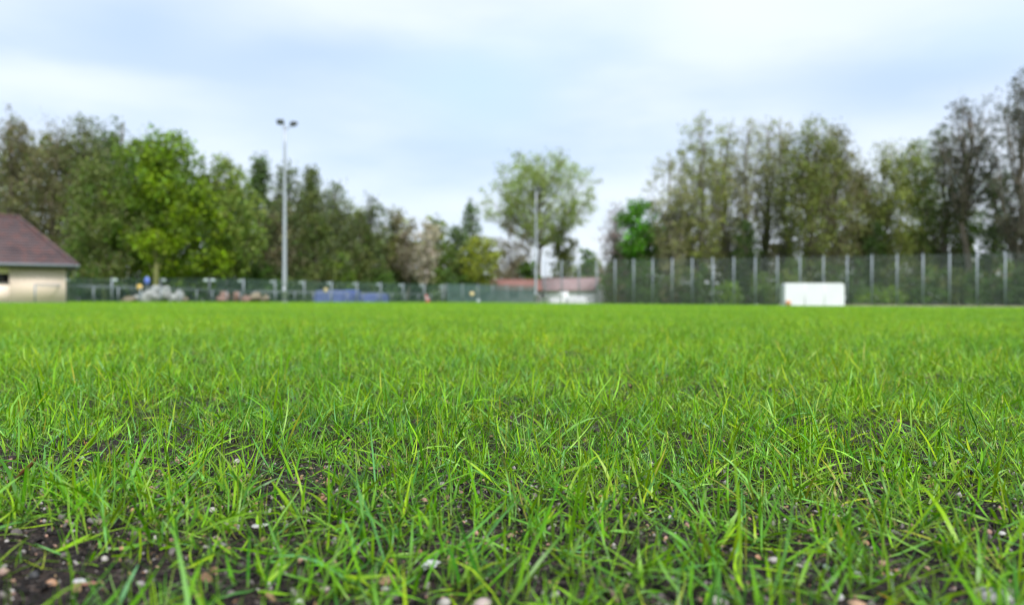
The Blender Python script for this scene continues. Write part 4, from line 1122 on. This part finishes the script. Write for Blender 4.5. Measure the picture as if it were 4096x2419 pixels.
for j in range(0, 30):
    for i in range(-30, 30):
        cx, cy = i * 4 + 2, 16 + j * 4
        if abs(cx) > .78 * cy + 9: continue
        px = 2048 + cx / cy * F
        if cy > edge_y(px): continue
        lx = (cx + 27.75) * .866 + (cy - 50) * .5; ly = -(cx + 27.75) * .5 + (cy - 50) * .866
        if -15 < lx < 1.8 and -1.8 < ly < 10: continue
        pts.append((cx, cy, GZ(cx, cy) - .004)); idx.append(4 + int(rp.integers(0, 3))); rot.append(int(rp.integers(0, 4)) * math.pi / 2)
pts = np.array(pts); nP = len(pts)
rv = np.zeros((nP, 3)); rv[:, 2] = rot
scatter_nodes('lawn', pts, mid + far, {'idx': np.array(idx, int), 'rot': rv, 'scl': np.ones((nP, 3))}, 'even bright green turf covering the pitch out to the fences', 'lawn')

# ------------------------------------------------------------------ gravel and crumbs in the soil
src = []
for k in range(8):
    V, T = lump(2, (1, r.uniform(.7, .95), r.uniform(.5, .8)), 300 + k, .25, .7 if k % 2 else .3)
    o = bpy.data.objects.new('grit', make_mesh('grit', V, T, None, M['gravel'], None, True)); src.append(o)
rs = np.random.default_rng(8)
x, y = scatter(rs, 46000, .20, .80, .72, .22); x2, y2 = scatter(rs, 9000, .8, 2.6, .72, .22)
x = np.concatenate([x, x2]); y = np.concatenate([y, y2]); n = len(x)
u = rs.uniform(size=n)
size = np.clip(rs.lognormal(math.log(.0021), .55, n), .0008, .0075)
big = rs.uniform(size=n) < .035; size[big] = rs.uniform(.003, .008, big.sum())
pal = np.array([(.018, .015, .014), (.035, .027, .024), (.06, .047, .042), (.13, .115, .11), (.22, .205, .195), (.33, .31, .30), (.26, .15, .09), (.36, .22, .17), (.24, .17, .09)])
ci = rs.choice(9, n, p=[.40, .23, .11, .08, .05, .03, .04, .035, .025])
pc = np.clip(pal[ci] * np.where(ci < 3, .38, .85)[:, None] * (1 + rs.normal(0, .2, (n, 1))), .004, .7)
z = gz(x, y) + size * .12
scl = size[:, None] * rs.uniform(.7, 1.3, (n, 3))
scatter_nodes('gravel', np.stack([x, y, z], -1), src, {'idx': rs.integers(0, 8, n), 'rot': rs.uniform(0, 6.28, (n, 3)), 'scl': scl, 'pcol': pc},
              'dark soil crumbs and mixed fine grit between the foreground blades', 'gravel')

# ------------------------------------------------------------------ single stones, petals, leaves, twigs
def pebble(label, px, py, wpx, hpx, c, seed, rz=0, ang=.4, cat='pebble', name='pebble', lift=.13, depth=.8, mat2=None):
    X, Y, z0 = on_ground(px, py + hpx * .35)
    wd = wpx / F * Y; ht = hpx / F * Y
    V, T = lump(3, (wd, wd * depth, ht), seed, .16, ang)
    o = obj(name, make_mesh(name, V, T, None, mat_plain(name + '_stone', c, .6, var=.22, scale=2.2 / wd, bump=.25), None, True), None, (X, Y, z0 + ht * lift), (0, 0, rz))
    return tag(o, label, cat, 'single stones in the soil')
PB = [('smooth white pebble low at the left on bare soil', 318, 2322, 54, 30, (.66, .65, .70), 1, .3, .1),
      ('round blackish pebble left of the smooth white one', 138, 2296, 46, 44, (.030, .031, .036), 2, 0, .1),
      ('pinkish pebble at the left edge', 18, 2280, 40, 36, (.50, .31, .25), 3, .5, .6),
      ('small orange pebble lying on bare soil above the white one', 490, 2190, 32, 24, (.52, .27, .13), 4, .2, .6),
      ('tan flat stone among blades at the left', 402, 2080, 66, 30, (.46, .38, .24), 5, .1, .5),
      ('peach and tan stone lower centre left of the white flake', 1552, 2312, 78, 56, (.52, .27, .17), 6, .6, .8),
      ('small lilac grey pebble below the peach and tan stone', 1545, 2350, 36, 26, (.46, .42, .45), 7, .0, .3),
      ('pale pink stone cut by the bottom edge at the centre', 1932, 2404, 96, 54, (.58, .44, .42), 8, .3, .5),
      ('cream pebble low left of centre', 1300, 2352, 48, 28, (.60, .50, .42), 9, .3, .3),
      ('pale pebble at the bottom left of centre', 1196, 2402, 34, 30, (.58, .57, .62), 10, 0, .3),
      ('whitish stone pair member low centre, left of the pale pink stone', 1780, 2404, 52, 44, (.56, .53, .50), 11, 0, .4),
      ('cream white stone bottom right of centre', 2868, 2395, 50, 52, (.64, .60, .52), 12, .2, .4),
      ('peach orange stone cut by the bottom edge at the right', 3432, 2410, 90, 54, (.58, .32, .19), 13, .1, .4),
      ('small white pebble touching the peach orange stone', 3366, 2384, 38, 34, (.66, .66, .70), 14, .4, .3),
      ('large light grey oblong stone in the lower right corner', 3975, 2372, 205, 62, (.33, .32, .33), 15, -.42, .3),
      ('small white pebble at the right edge above the oblong stone', 4008, 2128, 34, 20, (.68, .68, .66), 16, .1, .4),
      ('pink three cornered stone right of centre', 2712, 2242, 40, 34, (.50, .30, .25), 17, .6, .9),
      ('small peach stone left of the pink three cornered one', 2664, 2236, 22, 20, (.54, .36, .26), 18, .2, .5),
      ('flat pinkish stone in the middle distance of the sharp zone', 2112, 1757, 66, 20, (.48, .31, .26), 19, .1, .5),
      ('black charcoal chip right of the flat pinkish stone', 2312, 1846, 54, 26, (.010, .010, .012), 20, .2, .95),
      ('grey green angular chip at the lower right', 3310, 2262, 40, 30, (.24, .33, .28), 21, .3, .9),
      ('purple grey stone left of the grey green chip', 3228, 2250, 52, 44, (.16, .13, .15), 22, .4, .7),
      ('flat white stone half hidden by blades left of centre', 1042, 2098, 74, 16, (.66, .68, .66), 23, .1, .3),
      ('grey flat stone below the flat white one', 880, 2180, 70, 24, (.27, .24, .23), 24, .1, .5),
      ('pale pink pebble above the grey flat stone', 866, 2146, 24, 14, (.60, .42, .40), 25, .1, .4),
      ('ochre pebble left of the standing blades at centre left', 1098, 2216, 32, 22, (.40, .26, .08), 26, .1, .4),
      ('white pebble beside the broad blades at lower right', 3432, 2288, 30, 18, (.64, .63, .66), 27, .1, .3),
      ('tiny pinkish white stone left of the charcoal chip', 1966, 1886, 20, 15, (.60, .50, .48), 28, .1, .4),
      ('grey blue stone behind blades right of centre', 2500, 1936, 46, 26, (.11, .12, .14), 29, .1, .7),
      ('dark lilac stone in the soil beneath the orange bud', 2450, 1985, 44, 20, (.09, .08, .10), 30, .1, .7),
      ('white fleck far out in the blurred grass left of centre', 1348, 1398, 16, 14, (.72, .72, .72), 31, .1, .3),
      ('orange brown clod far out on the blurred pitch at the right', 3335, 1268, 32, 18, (.30, .15, .06), 32, .1, .5)]
for p in PB: pebble(*p[:5], tuple(v * (.72 - .28 * v) for v in p[5]), *p[6:])
def thin_leaf(V, Q, th):
    return V
def petal_cluster(name, label, cat, px, py, wpx, c, npet, seed):
    X, Y, z0 = on_ground(px, py); wd = wpx / F * Y
    r_ = np.random.default_rng(seed)
    root = empty(name, (X, Y, z0 + .001)); tag(root, label, cat)
    mt = mat_leaf(name + '_tissue', .25, .5, .3, (1, 1, 1))
    for k in range(npet):
        a = k / npet * 2 * np.pi + r_.normal(0, .2); op = r_.uniform(.5, 1.1)
        nu, nv = 7, 5; V = []
        for i in range(nu):
            u = i / (nu - 1); rr = wd * .5 * u
            for j in range(nv):
                v = (j / (nv - 1) - .5) * 2; hwid = wd * .22 * math.sin(math.pi * (u * .8 + .12))
                p = np.array([rr * math.sin(op * (.5 + u)), v * hwid, rr * math.cos(op * (.5 + u)) * .8 + abs(v) * hwid * .5])
                V.append((p[0] * math.cos(a) - p[1] * math.sin(a), p[0] * math.sin(a) + p[1] * math.cos(a), max(p[2], .0004)))
        q = [(i * nv + j, i * nv + j + 1, (i + 1) * nv + j + 1, (i + 1) * nv + j) for i in range(nu - 1) for j in range(nv - 1)]
        me = make_mesh('petal', V, None, q, mt, np.tile(np.array(c) * r_.uniform(.8, 1.15), (len(V), 1)), True)
        o = obj('petal', me, root); s = o.modifiers.new('thick', 'SOLIDIFY'); s.thickness = .0004
petal_cluster('bud_husk', 'open orange bud husk on the soil right of centre', 'bud', 2402, 1998, 34, (.62, .28, .12), 6, 1)
petal_cluster('bud_husk', 'small orange husk left of the charcoal chip', 'bud', 2180, 1880, 20, (.58, .26, .08), 4, 2)
petal_cluster('white_petals', 'ragged white petal flake among blades below centre', 'petal', 1728, 2285, 96, (.50, .53, .52), 6, 3)
def lone_blade(label, px, py, Lpx, phi, th, curv, wmm, c, seed):
    X, Y, z0 = on_ground(px, py); Ln = Lpx / F * Y
    one = lambda v: np.array([float(v)])
    V, T, Q, cc_ = blades(np.array([[0., 0, 0]]), one(phi), one(th), one(curv), one(Ln), one(wmm / 1000), 10, one(.2), one(.3), one(.9), np.array([c]))
    cc_[:] = np.array(c) * np.linspace(.85, 1.1, len(cc_))[:, None]
    o = obj('grass_blade', make_mesh('grass_blade', V, T, Q, M['grass'], cc_, True), None, (X, Y, z0))
    sm = o.modifiers.new('thick', 'SOLIDIFY'); sm.thickness = .00025
    tag(o, label, 'blade', 'single coloured blades')
lone_blade('orange yellow dry blade slanting up at the left of centre', 735, 1845, 110, .3, .75, .1, 1.9, (.60, .33, .03), 1)
lone_blade('lower yellow orange dry blade beside the slanting one', 728, 1868, 90, .2, 1.2, .05, 2.0, (.62, .36, .03), 2)
lone_blade('short orange dry blade further left', 348, 1800, 45, 2.6, .4, .1, 1.5, (.60, .30, .04), 3)
lone_blade('ochre dead blade at the bottom right', 3640, 2440, 130, 2.5, 1.15, .1, 2.4, (.50, .30, .02), 4)
lone_blade('tall arching pale green blade at the right', 3835, 2150, 330, 2.7, .05, .95, 2.9, (.17, .36, .075), 5)
lone_blade('long dark green blade leaning left above the arching one', 3960, 1800, 230, 2.9, .5, -.2, 2.4, (.07, .22, .02), 6)
lone_blade('broad pale blade slanting left at the lower right', 3560, 2330, 330, 2.55, .95, -.2, 3.2, (.14, .33, .05), 7)
lone_blade('broad blue green blade low at the left of centre', 470, 2440, 190, 1.1, .5, .3, 2.6, (.14, .33, .12), 8)
def dry_leaf():
    X, Y, z0 = on_ground(40, 1990)
    nu, nv = 12, 5; V = []
    Ln = 170 / F * Y
    for i in range(nu):
        u = i / (nu - 1)
        for j in range(nv):
            v = (j / (nv - 1) - .5) * 2
            V.append((u * Ln * .55, v * Ln * .07 * math.sin(math.pi * (u * .9 + .05)) , .004 + u * Ln * .75 + .15 * Ln * math.sin(u * 5) * .3 + abs(v) * .004))
    q = [(i * nv + j, i * nv + j + 1, (i + 1) * nv + j + 1, (i + 1) * nv + j) for i in range(nu - 1) for j in range(nv - 1)]
    o = obj('dry_leaf', make_mesh('dry_leaf', V, None, q, M['leaf'], np.tile(np.array([(.14, .065, .025)]), (len(V), 1)), True), None, (X, Y, z0), (0, 0, .3))
    s = o.modifiers.new('thick', 'SOLIDIFY'); s.thickness = .0005
    tag(o, 'curled brown dry leaf standing at the left edge', 'leaf')
dry_leaf()
def stick(label, px0, py0, px1, py1, rmm, c):
    a = np.array(on_ground(px0, py0)); b = np.array(on_ground(px1, py1)); n = 8
    P = np.linspace(a, b, n) ; rr_ = np.random.default_rng(int(px0)); P += rr_.normal(0, .0006, P.shape); P[:, 2] += rmm / 1000 * .8 + .001
    o = MB().tube(P - a, np.linspace(rmm, rmm * .7, n) / 1000, 7).build('twig', mat_plain('twig_bark', c, .85, var=.3, scale=160, bump=.4), None, True, tuple(a))
    tag(o, label, 'twig')
stick('brown twig lying slantwise at the bottom right of centre', 2392, 2336, 2478, 2419, 2.0, (.10, .062, .050))
stick('thin reddish twig beneath the smooth white pebble', 300, 2350, 420, 2342, 1.1, (.20, .10, .07))
stick('flat dark wood sliver behind the white petal flake', 700, 2170, 780, 2164, 1.6, (.05, .035, .03))
